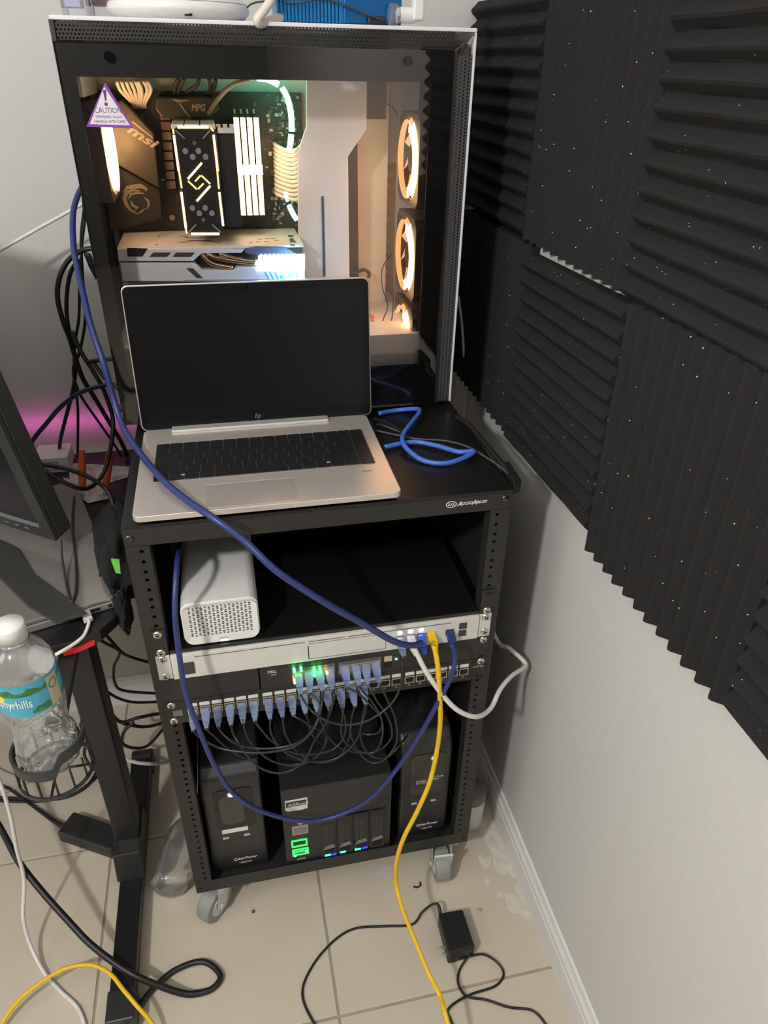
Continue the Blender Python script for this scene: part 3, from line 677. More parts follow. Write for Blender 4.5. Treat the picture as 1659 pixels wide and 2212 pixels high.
# tempered glass and its printed border
MB().box(gx0_, gx1_, .2690, .2725, gz0_, gz1_).build('glass_panel', M_GLASS, pc)
wx0, wx1, wz0, wz1 = -.2475, .1865, .957, 1.3375
bd = MB()
for a in ((gx0_, wx0, gz0_, gz1_), (wx1, gx1_, gz0_, gz1_), (wx0, wx1, wz1, gz1_), (wx0, wx1, gz0_, wz0)): bd.box(a[0], a[1], .2728, .2738, a[2], a[3])
bd.build('glass_border', mat('border_black', (.003, .003, .003), .5), pc)
for u, v in ((235, 122), (882, 132), (865, 862)):
    p = at(u, v, 'y', .269); MB().cyl((p.x, p.z), .0055, .2672, .2689, 'y', 16).build('glass_standoff', M_GLOSSBLK, pc)
# warning sticker
A = at(227, 178, 'y', .268); B = at(186, 274, 'y', .268); Cc = at(289, 277, 'y', .268)
def tri(k):
    c = (A + B + Cc) / 3; return [((c + (p - c) * k).x, (c + (p - c) * k).z) for p in (A, B, Cc)]
st = MB().prism(tri(1.0), 'y', .2684, .2689).build('warning_sticker', mat('sticker_purple', (.22, .05, .35), .5), pc, bevel=.0002)
t_ = [(at(u, v, 'y', .268).x, at(u, v, 'y', .268).z) for u, v in ((225, 187), (194, 268), (281, 271))]
M_STK = mat('sticker_white', (.70, .64, .72), .5)
MB().prism(t_, 'y', .2681, .2684).build('sticker_face', M_STK, st)
M_PUR = mat('sticker_ink', (.14, .03, .10), .5); M_GIN = mat('sticker_grey_ink', (.10, .09, .12), .5)
e = MB(); q = [at(u, v, 'y', .268) for u, v in ((222, 195), (229, 194), (230, 217), (227, 218))]
e.prism([(p.x, p.z) for p in q], 'y', .2678, .2681); q = at(229, 225, 'y', .268); e.cyl((q.x, q.z), .0020, .2678, .2681, 'y', 12)
e.build('exclamation_mark', M_PUR, st)
for s_, u, v, sz_, wd in (('CAUTION', 204, 244, .0085, .0310), ('TEMPERED GLASS', 206, 255, .0040, .0310), ('HANDLE WITH CARE', 204, 265, .0040, .0360)):
    p = at(u, v, 'y', .268); text(s_, sz_, front(p.x, p.z, .2681), M_GIN, st, ex=.0002, width=wd)
# inside: tray, shroud
MT = mat('cream_interior', (.72, .66, .62), .5, var=.03)
MB().box(wx0 - .012, .176, .4705, .4735, cz0 + .004, 1.375).build('motherboard_tray', MT, pc)
MB().box(wx0 - .012, .1995, .292, .4700, cz0 + .0035, 1.000).build('power_supply_shroud', MT, pc, bevel=.001)
for k in range(3): MB().box(-.235 + k * .15, -.12 + k * .15, .30, .45, 1.352, 1.368).build('top_fan', M_DGREY, pc, bevel=.003)
MB().box(.232, .2375, .279, .50, cz0 + .004, 1.38).build('glow_blocker', mat('blocker_brown', (.05, .04, .035), .8), pc)  # added panel, darkens the orange glow seen through the front mesh
MB().box(.128, .165, .44, .4700, 1.285, 1.345).build('top_bracket', mat('bracket_brown', (.11, .065, .035), .5), pc)
# motherboard with components
mbx0, mbx1, mbz0, mbz1, my = -.2500, .0400, 1.005, 1.318, .458
mo = MB().box(mbx0, mbx1, my, my + .003, mbz0, mbz1).build('motherboard', mat('circuit_board', (.030, .027, .022), .5, var=.3, scale=150), pc)
mb = MB(); mb2 = MB()
for k in range(330):
    x = random.uniform(-.012, mbx1 - .003) if k < 220 else random.uniform(mbx0 + .01, mbx1 - .01); z = random.uniform(1.14, mbz1 - .003) if k < 220 else random.uniform(1.13, mbz1 - .004)
    a, b = random.uniform(.0008, .003), random.uniform(.0008, .003)
    (mb if k % 3 else mb2).box(x - a, x + a, my - random.uniform(.001, .003), my, z - b, z + b)
a = mb.build('chip_parts', mat('chip_grey', (.10, .09, .08), .4), mo); a['kind'] = 'stuff'
a = mb2.build('metal_chip_parts', mat('chip_pale', (.5, .45, .36), .35, .5), mo); a['kind'] = 'stuff'
M_HS = mat('heatsink_bronze', (.085, .072, .052), .42, .5)
Q = lambda pts, y: [(at(u, v, 'y', y).x, at(u, v, 'y', y).z) for u, v in pts]
MB().prism(Q([(337, 210), (465, 210), (475, 235), (455, 255), (350, 255), (336, 236)], .432), 'y', .432, .4578).build('upper_heatsink', M_HS, pc, bevel=.002)
MB().prism(Q([(370, 214), (413, 216), (384, 222)], .431), 'y', .4305, .432).build('heatsink_inlay', mat('tan_inlay', (.4, .3, .2), .4, .4), pc)
MB().prism(Q([(386, 224), (390, 223), (412, 254), (408, 254)], .431), 'y', .4305, .432).build('heatsink_line', mat('tan_inlay', (.4, .3, .2)), pc)
p = at(413, 240, 'y', .431); text('MPG', .0125, front(p.x, p.z, .432), mat('heatsink_print', (.5, .42, .22), .4), pc, ex=.0003, shear=.3, width=.0205, bold=.0003)
side = Q([(206, 250), (268, 200), (330, 285), (345, 400), (340, 400), (262, 355), (215, 420)], .425)
MB().prism(Q([(205, 240), (262, 215), (333, 288), (345, 408), (245, 352), (222, 350)], .424), 'y', .424, .4578).build('side_heatsink', M_HS, pc, bevel=.002)
MB().prism(Q([(222, 352), (245, 354), (345, 410), (350, 470), (250, 500), (238, 500)], .440), 'y', .440, .4578).build('lower_shroud', mat('lower_shroud_brown', (.05, .042, .035), .45, .3), pc, bevel=.001)
MB().prism(Q([(283, 262), (288, 262), (330, 296), (330, 300)], .4235), 'y', .4232, .424).build('side_heatsink_line', mat('tan_inlay', (.4, .3, .2)), pc)
pa, pb = at(272, 283, 'y', .4235), at(318, 312, 'y', .4235); dv = (pb - pa).normalized(); nv = Vector((-dv.z, 0, dv.x))
text('msi', .022, (lambda a, b, c: pa + dv * a + nv * b * .8 + Vector((0, .0005 - c, 0))), mat('heatsink_print2', (.42, .33, .22), .4), pc, ex=.0003, shear=.3, width=.044, bold=.0006)
# shield emblem drawn as curved strokes
eb = MB()
def stroke(pts, w0):
    P = [at(80 + X / 2.765, Y / 2.764, 'y', .4395) for X, Y in pts]; L_ = []; R_ = []
    for i, p in enumerate(P):
        t = (P[min(i + 1, len(P) - 1)] - P[max(i - 1, 0)]).normalized(); n_ = Vector((-t.z, 0, t.x)); ww = w0 * math.sin(math.pi * (i + .4) / (len(P) - .2))
        L_.append((p.x + n_.x * ww, p.z + n_.z * ww)); R_.append((p.x - n_.x * ww, p.z - n_.z * ww))
    for i in range(len(P) - 1): eb.prism([L_[i], L_[i + 1], R_[i + 1], R_[i]], 'y', .4388, .4398)
stroke([(515, 1150), (540, 1120), (575, 1115), (620, 1110), (655, 1130), (650, 1145)], .0032)
stroke([(620, 1140), (570, 1135), (535, 1150), (522, 1185), (535, 1225), (560, 1255), (600, 1278)], .0030)
stroke([(545, 1190), (560, 1160), (600, 1150), (640, 1155)], .0018)
stroke([(560, 1200), (570, 1225), (600, 1240), (585, 1255)], .0024)
stroke([(640, 1180), (662, 1195), (668, 1220), (655, 1250)], .0018)
stroke([(600, 1278), (625, 1262), (645, 1245)], .0014)
eb.build('shield_emblem', mat('emblem_tan', (.30, .25, .19), .4), pc)
for k in range(8):
    a = at(357, 250, 'y', .448); b = at(372, 420, 'y', .448); t = k / 8
    x = a.x + (b.x - a.x) * t; z = a.z + (b.z - a.z) * t
    MB().box(x - .0075, x + .0065, .448, .4578, z - .0055, z + .0055).build('choke', mat('choke_tan', (.20, .12, .08), .5), pc, bevel=.001)
for u, v in ((330, 470), (372, 470)):
    p = at(u, v, 'y', .4575); MB().cyl((p.x, p.z), .0042, .4560, .4579, 'y', 12).build('mounting_hole', mat('hole_tan', (.5, .32, .2), .4, .5), pc)

# processor cooler
co = link('processor_cooler', None, pc, (-.12, .40, 1.21))
F = lambda X, Y: (at(360 + X / 5.53, 180 + Y / 5.53, 'y', .34))
o_ = [(F(*p).x, F(*p).z) for p in ((80, 560), (110, 530), (520, 530), (560, 570), (600, 1000), (625, 1080), (640, 1250), (690, 1740), (640, 1790), (280, 1800), (235, 1750), (180, 1250), (150, 1060), (120, 1000))]
MB().prism(o_, 'y', .3400, .3460).build('top_cover', mat('cooler_black', (.012, .012, .013), .35), co)
MB().prism([(-.148, 1.155), (-.090, 1.155), (-.090, 1.277), (-.148, 1.277)], 'y', .3462, .4400).build('fin_stack', mat('cooler_bronze', (.10, .085, .075), .35, .8), co)
for k, (a, b) in enumerate(((-.149, -.133), (-.1315, -.112), (-.1105, -.091))):
    MB().box(a, b, .3475, .4300, 1.2775, 1.2835).build('cover_cap', M_WHITE, co, bevel=.001)
def bar(P, w_, m, name='light_strip', y=.3395, par=None):
    a, b = F(*P[0]), F(*P[1]); t = (b - a).normalized(); n_ = Vector((-t.z, 0, t.x)) * w_
    MB().prism([(a.x + n_.x, a.z + n_.z), (b.x + n_.x, b.z + n_.z), (b.x - n_.x, b.z - n_.z), (a.x - n_.x, a.z - n_.z)], 'y', y - .0015, y + .0004).build(name, m, par or co)
for P in (((85, 615), (145, 1050)), ((175, 1300), (230, 1730)), ((560, 615), (610, 1050)), ((628, 1300), (675, 1700)), ((130, 522), (500, 522)), ((290, 1797), (630, 1797))): bar(P, .0015, E_WARM)
for P in (((150, 1060), (180, 1250)), ((605, 1060), (625, 1260)), ((75, 545), (85, 600)), ((520, 525), (560, 570)), ((230, 1740), (240, 1790))): bar(P, .0011, E_WARM2)
for P in (((420, 950), (255, 1140)), ((520, 1225), (360, 1405))): bar(P, .0013, E_WARM, 'logo_light')
for P in (((405, 1100), (340, 1170)), ((415, 1100), (520, 1200)), ((255, 1165), (360, 1265)), ((375, 1262), (440, 1195))): bar(P, .0010, mat('yellow_led', (.02, .02, .02), emit=(1, .75, .2), es=2.5), 'logo_light')
M_DOT = mat('grey_dot', (.28, .27, .29), .5)
for X, Y in ((222, 810), (380, 808), (312, 878), (465, 878), (308, 1490), (460, 1488), (390, 1552), (540, 1550)):
    p = F(X, Y); MB().cyl((p.x, p.z), .0038, .3388, .3400, 'y', 16).build('dot', M_DOT, co)
for X, Y in ((332, 712), (438, 1628)):
    p = F(X, Y); MB().cyl((p.x, p.z), .0026, .3385, .3400, 'y', 10).build('screw', M_CHROME, co)
for P in (((105, 560), (215, 660)), ((518, 560), (432, 660)), ((350, 1685), (265, 1780)), ((545, 1685), (650, 1780))): bar(P, .0009, M_DOT, 'corner_mark')
MB().box(-.0895, -.066, .355, .440, 1.152, 1.272).build('cooler_fan', mat('fan_black', (.010, .010, .014), .4), co, bevel=.001)
MB().box(-.0885, -.066, .350, .356, 1.2725, 1.279).build('fan_clip', M_WHITE, co)
for k in range(3): MB().cyl((-.087 + .009 * k, .358), .003, 1.279, 1.283, 'z', 8).build('clip_peg', M_WHITE, co)
# memory
for k in range(4):
    a0 = at(508 + 14.5 * k, 252, 'y', .405); a1 = at(528 + 13.4 * k, 465, 'y', .405); x = (a0.x + a1.x) / 2
    mm = link('memory_module', None, pc, (x, .43, 1.22))
    MB().box(x - .0028, x + .0028, .4075, .4560, 1.158, 1.288).build('circuit_card', mat('memory_body', (.32, .22, .14), .4, .4), mm)
    MB().box(x - .0036, x + .0036, .4045, .4075, 1.158, 1.288).build('light_bar', E_WARM, mm)
    MB().box(x - .0046, x + .0046, .4035, .4074, 1.214, 1.227).build('centre_light', em('warm_white_led', (1, .75, .42), 10), mm)
    MB().cyl((x, .4575), .0018, 1.290, 1.296, 'z', 8).build('clip', MT, mm)
# graphics card
gc = link('graphics_card', None, pc, (-.11, .39, 1.08))
M_GW = mat('card_white', (.70, .69, .72), .4)
gxa, gxb, gzt, gyf = -.2430, .0205, 1.1285, .335
MB().prism([(gxa, .456), (gxa, gyf + .004), (gxa + .004, gyf), (gxb, gyf), (gxb, .456)], 'z', gzt - .004, gzt).build('backplate', M_GW, gc, bevel=.0008)
G = lambda X, Y: (at(240 + X / 3.770, 490 + Y / 3.770, 'y', gyf))
GP = lambda pts, a, b, n, m, bv=0: MB().prism([(G(*p).x, G(*p).z) for p in pts], 'y', a, b).build(n, m, gc, bevel=bv)
GP([(50, 180), (1090, 180), (1060, 210), (735, 215), (670, 278), (60, 278)], gyf - .001, gyf + .006, 'upper_shroud', M_GW, .0005)
GP([(75, 293), (680, 293), (740, 350), (990, 350), (1030, 325), (1575, 325), (1580, 440), (95, 440)], gyf - .002, gyf + .08, 'lower_shroud', M_GW, .0008)
GP([(130, 170), (300, 175), (255, 240), (135, 240)], gyf - .0015, gyf - .0008, 'cutout', M_DARK)
GP([(345, 207), (490, 207), (455, 243), (310, 243)], gyf - .0015, gyf - .0008, 'cutout', M_DGREY)
GP([(530, 207), (683, 207), (650, 243), (500, 243)], gyf - .0015, gyf - .0008, 'cutout', M_DGREY)
GP([(610, 333), (665, 333), (750, 415), (700, 415)], gyf - .0028, gyf - .002, 'cutout', M_DGREY)
GP([(600, 430), (900, 425), (1575, 420), (1575, 440), (560, 443)], gyf - .0026, gyf - .002, 'shroud_seam', mat('seam_blue_grey', (.25, .3, .42), .4))
MB().box(gxa + .003, gxb - .001, .348, .452, 1.088, gzt - .0045).build('heatsink_core', M_DARK, gc)
for k, (pa_, pb_, pc_) in enumerate((((730, 222), (820, 300), (990, 335)), ((780, 225), (900, 265), (1190, 300)), ((880, 225), (1010, 262), (1190, 285)))):
    P = [G(*pa_) + Vector((0, .006, 0)), G(*pb_) + Vector((0, .002, 0)), G(*pc_) + Vector((0, .003, 0))]
    MB().tube(P, .0036, 10).build('heat_pipe', M_COPPER, gc, smooth=True)
GP([(1200, 232), (1575, 218), (1575, 350), (1180, 350)], gyf - .0030, gyf - .0022, 'light_panel', E_CYAN)
GP([(1085, 185), (1180, 158), (1410, 165), (1470, 195), (1500, 220), (1210, 232), (1100, 215)], gyf - .001, gyf + .004, 'vented_grille', mat('grille_grey_blue', (.10, .12, .16), .4))
for k in range(9):
    X = 1215 + k * 34; GP([(X, 215), (X + 14, 215), (X + 14, 238), (X, 240)], gyf - .002, gyf + .002, 'grille_tooth', M_GW)
M_INL = mat('inlay_teal', (.1, .35, .45), .4)
for k in range(3): GP([(1250 + k * 40, 360), (1256 + k * 40, 360), (1300 + k * 36, 440), (1292 + k * 36, 440)], gyf - .0028, gyf - .002, 'inlay_line', M_INL)
for k in range(4): GP([(1430 + k * 22, 345), (1435 + k * 22, 345), (1460 + k * 22, 438), (1454 + k * 22, 438)], gyf - .0028, gyf - .002, 'inlay_line', M_INL)
GP([(1370, 400), (1410, 370), (1395, 395), (1415, 420), (1390, 440), (1385, 415)], gyf - .0028, gyf - .002, 'inlay_emblem', M_INL)
def GT(u, v): p = at(240 + u / 3.77, 490 + v / 3.77, 'z', gzt); return (p.x, p.y)
for pts in ([(550, 70), (630, 85), (625, 92)], [(540, 133), (630, 118), (632, 125)], [(895, 72), (830, 85), (830, 92)], [(900, 133), (825, 118), (823, 125)], [(632, 88), (820, 88), (820, 94), (632, 94)], [(632, 110), (820, 110), (822, 118), (632, 118)]):
    MB().prism([GT(*p) for p in pts], 'z', gzt, gzt + .0004).build('backplate_groove', mat('groove_brown', (.16, .12, .10), .5), gc)
for pts in ([(1440, 68), (1490, 72), (1470, 85), (1445, 82)], [(1450, 100), (1480, 92), (1510, 130), (1460, 128)], [(1455, 140), (1500, 148), (1490, 158), (1460, 152)]):
    MB().prism([GT(*p) for p in pts], 'z', gzt, gzt + .0004).build('backplate_vent', M_DGREY, gc)
for u, v in ((390, 76), (370, 147), (1120, 52), (1137, 131), (1550, 158)):
    p = GT(u, v); MB().cyl(p, .0020, gzt, gzt + .0006, 'z', 8).build('backplate_screw', M_GREY, gc)
for u, v in ((1215, 100), (1270, 98), (1320, 96), (1200, 122), (1265, 120), (1350, 112)):
    p = GT(u, v); MB().box(p[0] - .0035, p[0] + .0035, p[1] - .0008, p[1] + .0008, gzt, gzt + .0004).build('backplate_vent', mat('groove_brown', (.16, .12, .10)), gc)
# white cable cover plates
MB().prism(Q([(662, 160), (793, 160), (792, 278), (752, 338), (757, 760), (650, 760), (645, 600), (643, 330), (662, 272)], .392), 'y', .392, .396).build('cable_cover', M_CASEW, pc, bevel=.001)
MB().prism(Q([(694, 424), (699, 424), (703, 596), (698, 598)], .3915), 'y', .3910, .392).build('cover_slot', mat('slot_blue', (.04, .07, .10), .5), pc)
MB().prism(Q([(752, 330), (772, 300), (775, 640), (755, 640)], .462), 'y', .462, .4700).build('tray_cutout', mat('cutout_brown', (.07, .055, .05), .6), pc)
MB().tube([at(u, v, 'y', .445) for u, v in ((768, 590), (785, 583), (797, 590), (796, 600))], .003, 6).build('strap', mat('strap_brown', (.08, .06, .05), .7), pc, smooth=True)
# fans
def fan(name, x, yc, zc_, r, s, m, parent):
    f = link(name, None, parent, (x, yc, zc_)); h = r + .004
    mb = MB(); n = 28
    sq = []
    for k in range(n):
        q = 2 * math.pi * k / n; c_, s_ = math.cos(q), math.sin(q); t = h / max(abs(c_), abs(s_)); sq.append((yc + c_ * t, zc_ + s_ * t))
    ci = [(yc + r * math.cos(2 * math.pi * k / n), zc_ + r * math.sin(2 * math.pi * k / n)) for k in range(n)]
    xa, xb = x, x + s * .025
    vs = [(xx, p[0], p[1]) for xx in (xa, xb) for p in sq + ci]; N = 2 * n; fs = []
    for k in range(n):
        j = (k + 1) % n
        fs += [(k, j, n + j, n + k), (N + k, N + n + k, N + n + j, N + j), (k, N + k, N + j, j), (n + k, n + j, N + n + j, N + n + k)]
    mb.add(vs, fs); mb.build('frame', m, f)
    rg, rs_ = MB(), MB()
    for k in range(n):
        near = math.cos(2 * math.pi * (k + .5) / n) < -.15; tgt = rg if (near or s < 0) else rs_; wi = .62 if near else .80
        a, b = 2 * math.pi * k / n, 2 * math.pi * (k + 1) / n
        tgt.add([(x - s * .0035, yc + R_ * math.cos(q), zc_ + R_ * math.sin(q)) for R_ in (r * (wi + .04), r * .93) for q in (a, b)] + [(x + s * .006, yc + r * .985 * math.cos(q), zc_ + r * .985 * math.sin(q)) for q in (a, b)], [(0, 1, 3, 2), (0, 1, 5, 4)])
    rg.build('light_ring', E_WARM, f)
    if rs_.f: rs_.build('dim_light_ring', em('dim_warm_led', (1.0, .5, .2), 1.2), f)
    bl = MB()
    for k in range(9):
        q0 = 2 * math.pi * k / 9; vs = []
        for rr, dq, xx in ((.018, 0, .008), (.018, .5, .016), (r - .002, .15, .016), (r - .002, -.35, .006)):
            vs.append((x + s * xx, yc + rr * math.cos(q0 + dq), zc_ + rr * math.sin(q0 + dq)))
        vs += [(v[0] + .001, v[1], v[2]) for v in vs]
        bl.add(vs, [(0, 1, 2, 3), (7, 6, 5, 4), (0, 4, 5, 1), (1, 5, 6, 2), (2, 6, 7, 3), (3, 7, 4, 0)])
    bl.build('blades', mat('frosted_blades', (.65, .5, .38), .4, emit=(1, .5, .2), es=.5), f)
    MB().cyl((yc, zc_), .020, x + s * .004, x + s * .022, 'x', 20).build('hub', M_DGREY, f)
    return f
M_FANB = mat('fan_frame_brown', (.09, .07, .06), .4)
for z in (1.238, 1.103, .971): fan('front_fan', .182, .360, z, .0565, 1, M_FANB, pc)
fan('rear_fan', cx0 + .032, .368, 1.250, .055, -1, M_FANB, pc)
# green tube and sleeved leads
def pct(name, pts, r, m, y=None, n=6):
    return MB().tube([at(p[0], p[1], 'y', p[2] if len(p) > 2 else y) for p in pts], r, n).build(name, m, pc, smooth=True)
pct('light_tube', [(555, 168, .40), (580, 172, .40), (602, 183, .40)], .0042, E_TEAL)
pct('light_tube', [(609, 189, .40), (622, 215, .40), (629, 250, .40), (630, 284, .40)], .0042, E_TEAL)
pct('light_tube', [(629, 290, .40), (627, 312, .40), (624, 325, .40)], .0042, E_TEAL)
pct('light_tube', [(617, 415, .41), (621, 435, .41)], .0026, E_TEAL)
pct('light_tube', [(624, 443, .41), (632, 460, .41), (641, 475, .41)], .0040, E_TEAL)
M_SLV = mat('white_sleeving', (.75, .68, .60), .6)
for k in range(12):
    v = 318 + k * 9.5
    pct('sleeved_wire', [(592 + k * .4, v - 8, .448), (600, v - 2, .425), (622 + k * .8, v + 8, .405), (640 + k * .6, v + 6, .395), (655, v - 8, .400)], .0030, M_SLV)
for u0, u1 in ((252, 285), (262, 290), (272, 294), (282, 298), (292, 302), (298, 306), (310, 310), (318, 314)):
    pct('sleeved_wire', [(u0, 175, .38), (u0 + 8, 195, .40), (u1, 222, .44), (u1 + 1, 232, .455)], .0024, M_SLV)
for pts in ([(385, 170, .42), (377, 190, .43), (378, 205, .45)], [(398, 170, .42), (388, 188, .43), (384, 206, .45)], [(430, 170, .42), (424, 185, .43), (408, 196, .44), (396, 206, .45)], [(466, 172, .42), (462, 190, .43), (452, 206, .45)], [(452, 170, .42), (455, 190, .43), (445, 206, .45)]):
    pct('black_lead', pts, .0030, M_DGREY)
pct('grey_ribbon_lead', [(540, 172, .40), (500, 185, .41), (470, 215, .42), (450, 245, .43)], .0032, mat('grey_lead', (.28, .26, .22), .5))
for pts in ([(830, 222, .36), (848, 232, .36), (860, 250, .36)], [(820, 725, .36), (828, 690, .36), (838, 660, .36), (826, 620, .36), (826, 580, .36), (845, 550, .37)], [(830, 715, .36), (846, 690, .36), (850, 640, .37)]):
    pct('fan_wire', pts, .0009, M_RUB)
pct('orange_lead', [(801, 680, .37), (806, 695, .36), (812, 715, .36)], .0022, mat('orange_lead', (.7, .12, .05), .5))
pct('orange_lead', [(806, 682, .38), (811, 700, .37), (813, 712, .36)], .0016, mat('orange_lead', (.7, .12, .05), .5))
MB().box(-.262, -.247, .30, .455, 1.315, 1.345).build('corner_bracket', MT, pc)
# side knobs and bulge on the outside of the rear panel
p = at(258, 888, 'y', .30); MB().cyl((.31, p.z), .006, cx0 - .014, cx0 + .001, 'x', 12).build('thumb_screw', M_RUB, pc)

# ------------------------------------------------------------------ things on top of the case
zt2 = cz1 + .0003
ap = thing('wireless_access_point', 'white domed disc access point on top of the computer case', 'access point', (-.122, .366, zt2))
c = (-.122, .366, zt2)
MB().lathe([(.0001, 0), (.078, 0), (.087, .009), (.088, .012), (.085, .0185), (.082, .0205), (.073, .031), (.055, .041), (.030, .047), (.0001, .048)], c, 64).build('dome', M_WHITE, ap, smooth=True)
MB().lathe([(.0853, .0183), (.0850, .0189)], c, 64).build('rim_seam', M_GREY, ap)
MB().prism(rrect(-.1155, -.1065, zt2 + .003, zt2 + .0075, .001, 2), 'y', .2835, .2900).build('cable_port', M_DARK, ap)
cb = thing('clear_plastic_box', 'clear plastic box with dark red lining on the left end of the computer case', 'box', (-.235, .40, zt2))
MB().box(-.2630, -.2340, .362, .420, zt2, zt2 + .10).build('clear_case', M_CLEAR2, cb, bevel=.002)
MB().box(-.2615, -.2410, .37, .41, zt2 + .012, zt2 + .09).build('lavender_insert', mat('lavender_paper', (.45, .45, .68), .5), cb)
MB().box(-.2310, -.2000, .405, .44, zt2 + .016, zt2 + .10).build('dark_red_insert', mat('dark_red_print', (.16, .05, .045), .5, var=.4, scale=90), cb)
MB().box(-.2335, -.1960, .395, .445, zt2, zt2 + .10).build('clear_lid', M_CLEAR2, cb, bevel=.002)
fb = thing('finned_blue_box', 'metallic blue finned aluminium box behind the cables on top of the computer case', 'box', (.075, .33, zt2))
M_BLM = mat('blue_anodised', (.03, .26, .62), .3, .8)
bx0, bx1, by0, by1, bzt = -.006, .150, .292, .350, zt2 + .034
MB().box(bx0 + .002, bx1, by0 + .004, by1, zt2 + .001, bzt - .006).build('body', M_BLM, fb, bevel=.001)
for k in range(18):
    x = bx0 + .0045 * k; MB().box(x, x + .0024, by0, by1, zt2 + .001, bzt).build('fin', M_BLM, fb)
MB().box(bx0 + .083, bx1, by0 + .001, by1, zt2 + .001, bzt).build('plain_end', mat('blue_anodised_dark', (.015, .13, .36), .3, .8), fb, bevel=.001)
ad_ = thing('white_right_angle_plug', 'white right-angled plug with a clear collar beside the blue finned box', 'plug', (.145, .29, zt2 + .02))
P0 = at(850, 32, 'y', .285); P1 = at(905, 26, 'y', .285)
MB().cyl((P0.y, P0.z), .0125, P0.x - .006, P0.x + .006, 'x', 8).build('clear_collar', M_CLEAR2, ad_, bevel=.002)
MB().cyl((P0.y, P0.z), .0085, P0.x + .004, P1.x - .006, 'x', 20).build('neck', M_WHITE, ad_)
MB().box(P1.x - .010, P1.x + .005, P1.y - .010, P1.y + .010, P1.z - .0095, P1.z + .075).build('body', M_WHITE, ad_, bevel=.003)
cable('thick_white_cable', 'thick white cable drooping over the top edge of the computer case', [at(u, v, 'y', y) for u, v, y in ((600, -60, .30), (590, -10, .275), (572, 20, .268), (556, 42, .266), (562, 51, .272), (585, 44, .285), (612, 34, .30), (618, 10, .31), (612, -40, .33))], .0052, mat('ivory_cable', (.72, .64, .60), .45), n=10)
cable('thin_black_lead', 'thin black lead arching over the blue finned box', [at(u, v, 'y', y) for u, v, y in ((524, 28, .36), (534, 16, .35), (550, 6, .33), (590, 2, .30), (640, 6, .285), (700, -2, .285), (750, 12, .282), (800, 34, .282), (830, 44, .284))], .0011, M_DGREY, n=6)
o = MB().box(*[v for a, b in zip(at(795, 56, 'y', .285), at(832, 34, 'y', .285)) for v in (a, b)][0:2], .284, .292, at(815, 54, 'y', .285).z, at(815, 35, 'y', .285).z).build('black_connector', M_RUB, None, bevel=.002)
tag(o, 'small black connector block in front of the blue finned box', 'connector')

# ------------------------------------------------------------------ cables at the rack
def path(L): return [at(u, v, 'y', y) for u, v, y in L]
cable('navy_network_cable', 'thick navy network cable falling across the open laptop to the lit gateway ports', path([(215, 360, .52), (180, 400, .50), (162, 440, .46), (157, 480, .42), (160, 540, .37), (172, 600, .32), (195, 700, .27), (222, 780, .24), (245, 860, .23), (265, 920, .205), (300, 975, .15), (350, 1035, .06), (400, 1078, .01), (462, 1120, -.030), (530, 1170, -.050), (600, 1235, -.075), (700, 1300, -.085), (780, 1345, -.080), (850, 1385, -.068), (890, 1394, -.060), (910, 1388, -.050)]),
      .0044, M_NAVY, n=12, plugs=())
o = plug(bpy.data.objects['navy_network_cable'], Vector((PORTX[2], -.0065, GZ - .0015)), (-.05, -1, -.3), mat('navy_clear_plug', (.05, .10, .5), .2))
cable('navy_loop_cable', 'navy network cable hanging in a deep loop in front of the lower rack', path([(392, 1172, .10), (385, 1200, .03), (380, 1250, -.01), (378, 1330, -.035), (388, 1420, -.05), (402, 1500, -.06), (432, 1580, -.065), (462, 1650, -.065), (500, 1710, -.06), (560, 1750, -.05), (640, 1772, -.045), (710, 1768, -.045), (790, 1732, -.05), (850, 1670, -.055), (905, 1590, -.06), (950, 1510, -.06), (975, 1460, -.06), (983, 1420, -.05), (976, 1392, -.042)]), .0037, M_NAVY, n=12)
plug(bpy.data.objects['navy_loop_cable'], Vector((PORTX[4], -.0065, GZ - .0015)), (0, -1, -.35), M_NAVY)
cable('yellow_network_cable', 'yellow network cable hanging from the gateway down to the floor', path([(938, 1395, -.045), (946, 1440, -.055), (950, 1500, -.06), (951, 1560, -.06), (944, 1620, -.06), (928, 1690, -.07), (900, 1755, -.08), (872, 1810, -.085), (857, 1860, -.085), (856, 1910, -.085), (870, 1965, -.12), (892, 2020, -.16), (925, 2100, -.215), (950, 2150, -.245), (968, 2212, -.285)]) + [Vector((.15, -.42, .004)), Vector((.05, -.6, .004))], .0038, M_YEL, n=12)
plug(bpy.data.objects['yellow_network_cable'], Vector((PORTX[3], -.0065, GZ - .0005)), (.05, -1, -.4), M_YEL)
cable('white_network_cable', 'white network cable sagging from the gateway out past the right side of the rack', path([(895, 1400, -.045), (920, 1450, -.055), (955, 1500, -.06), (990, 1535, -.065), (1030, 1548, -.06), (1060, 1530, -.03), (1080, 1490, .0), (1105, 1460, .03), (1134, 1440, .06), (1128, 1425, .07), (1100, 1400, .09), (1068, 1372, .13)]) + [Vector((.285, .25, .60)), Vector((.30, .42, .40))], .0038, M_WCAB, n=12)
plug(bpy.data.objects['white_network_cable'], Vector((PORTX[1], -.0065, GZ - .0015)), (.05, -1, -.3), M_WHITE)
zz_ = ZT + .0045
def pathz(L): return [at(u, v, 'z', z) for u, v, z in L]
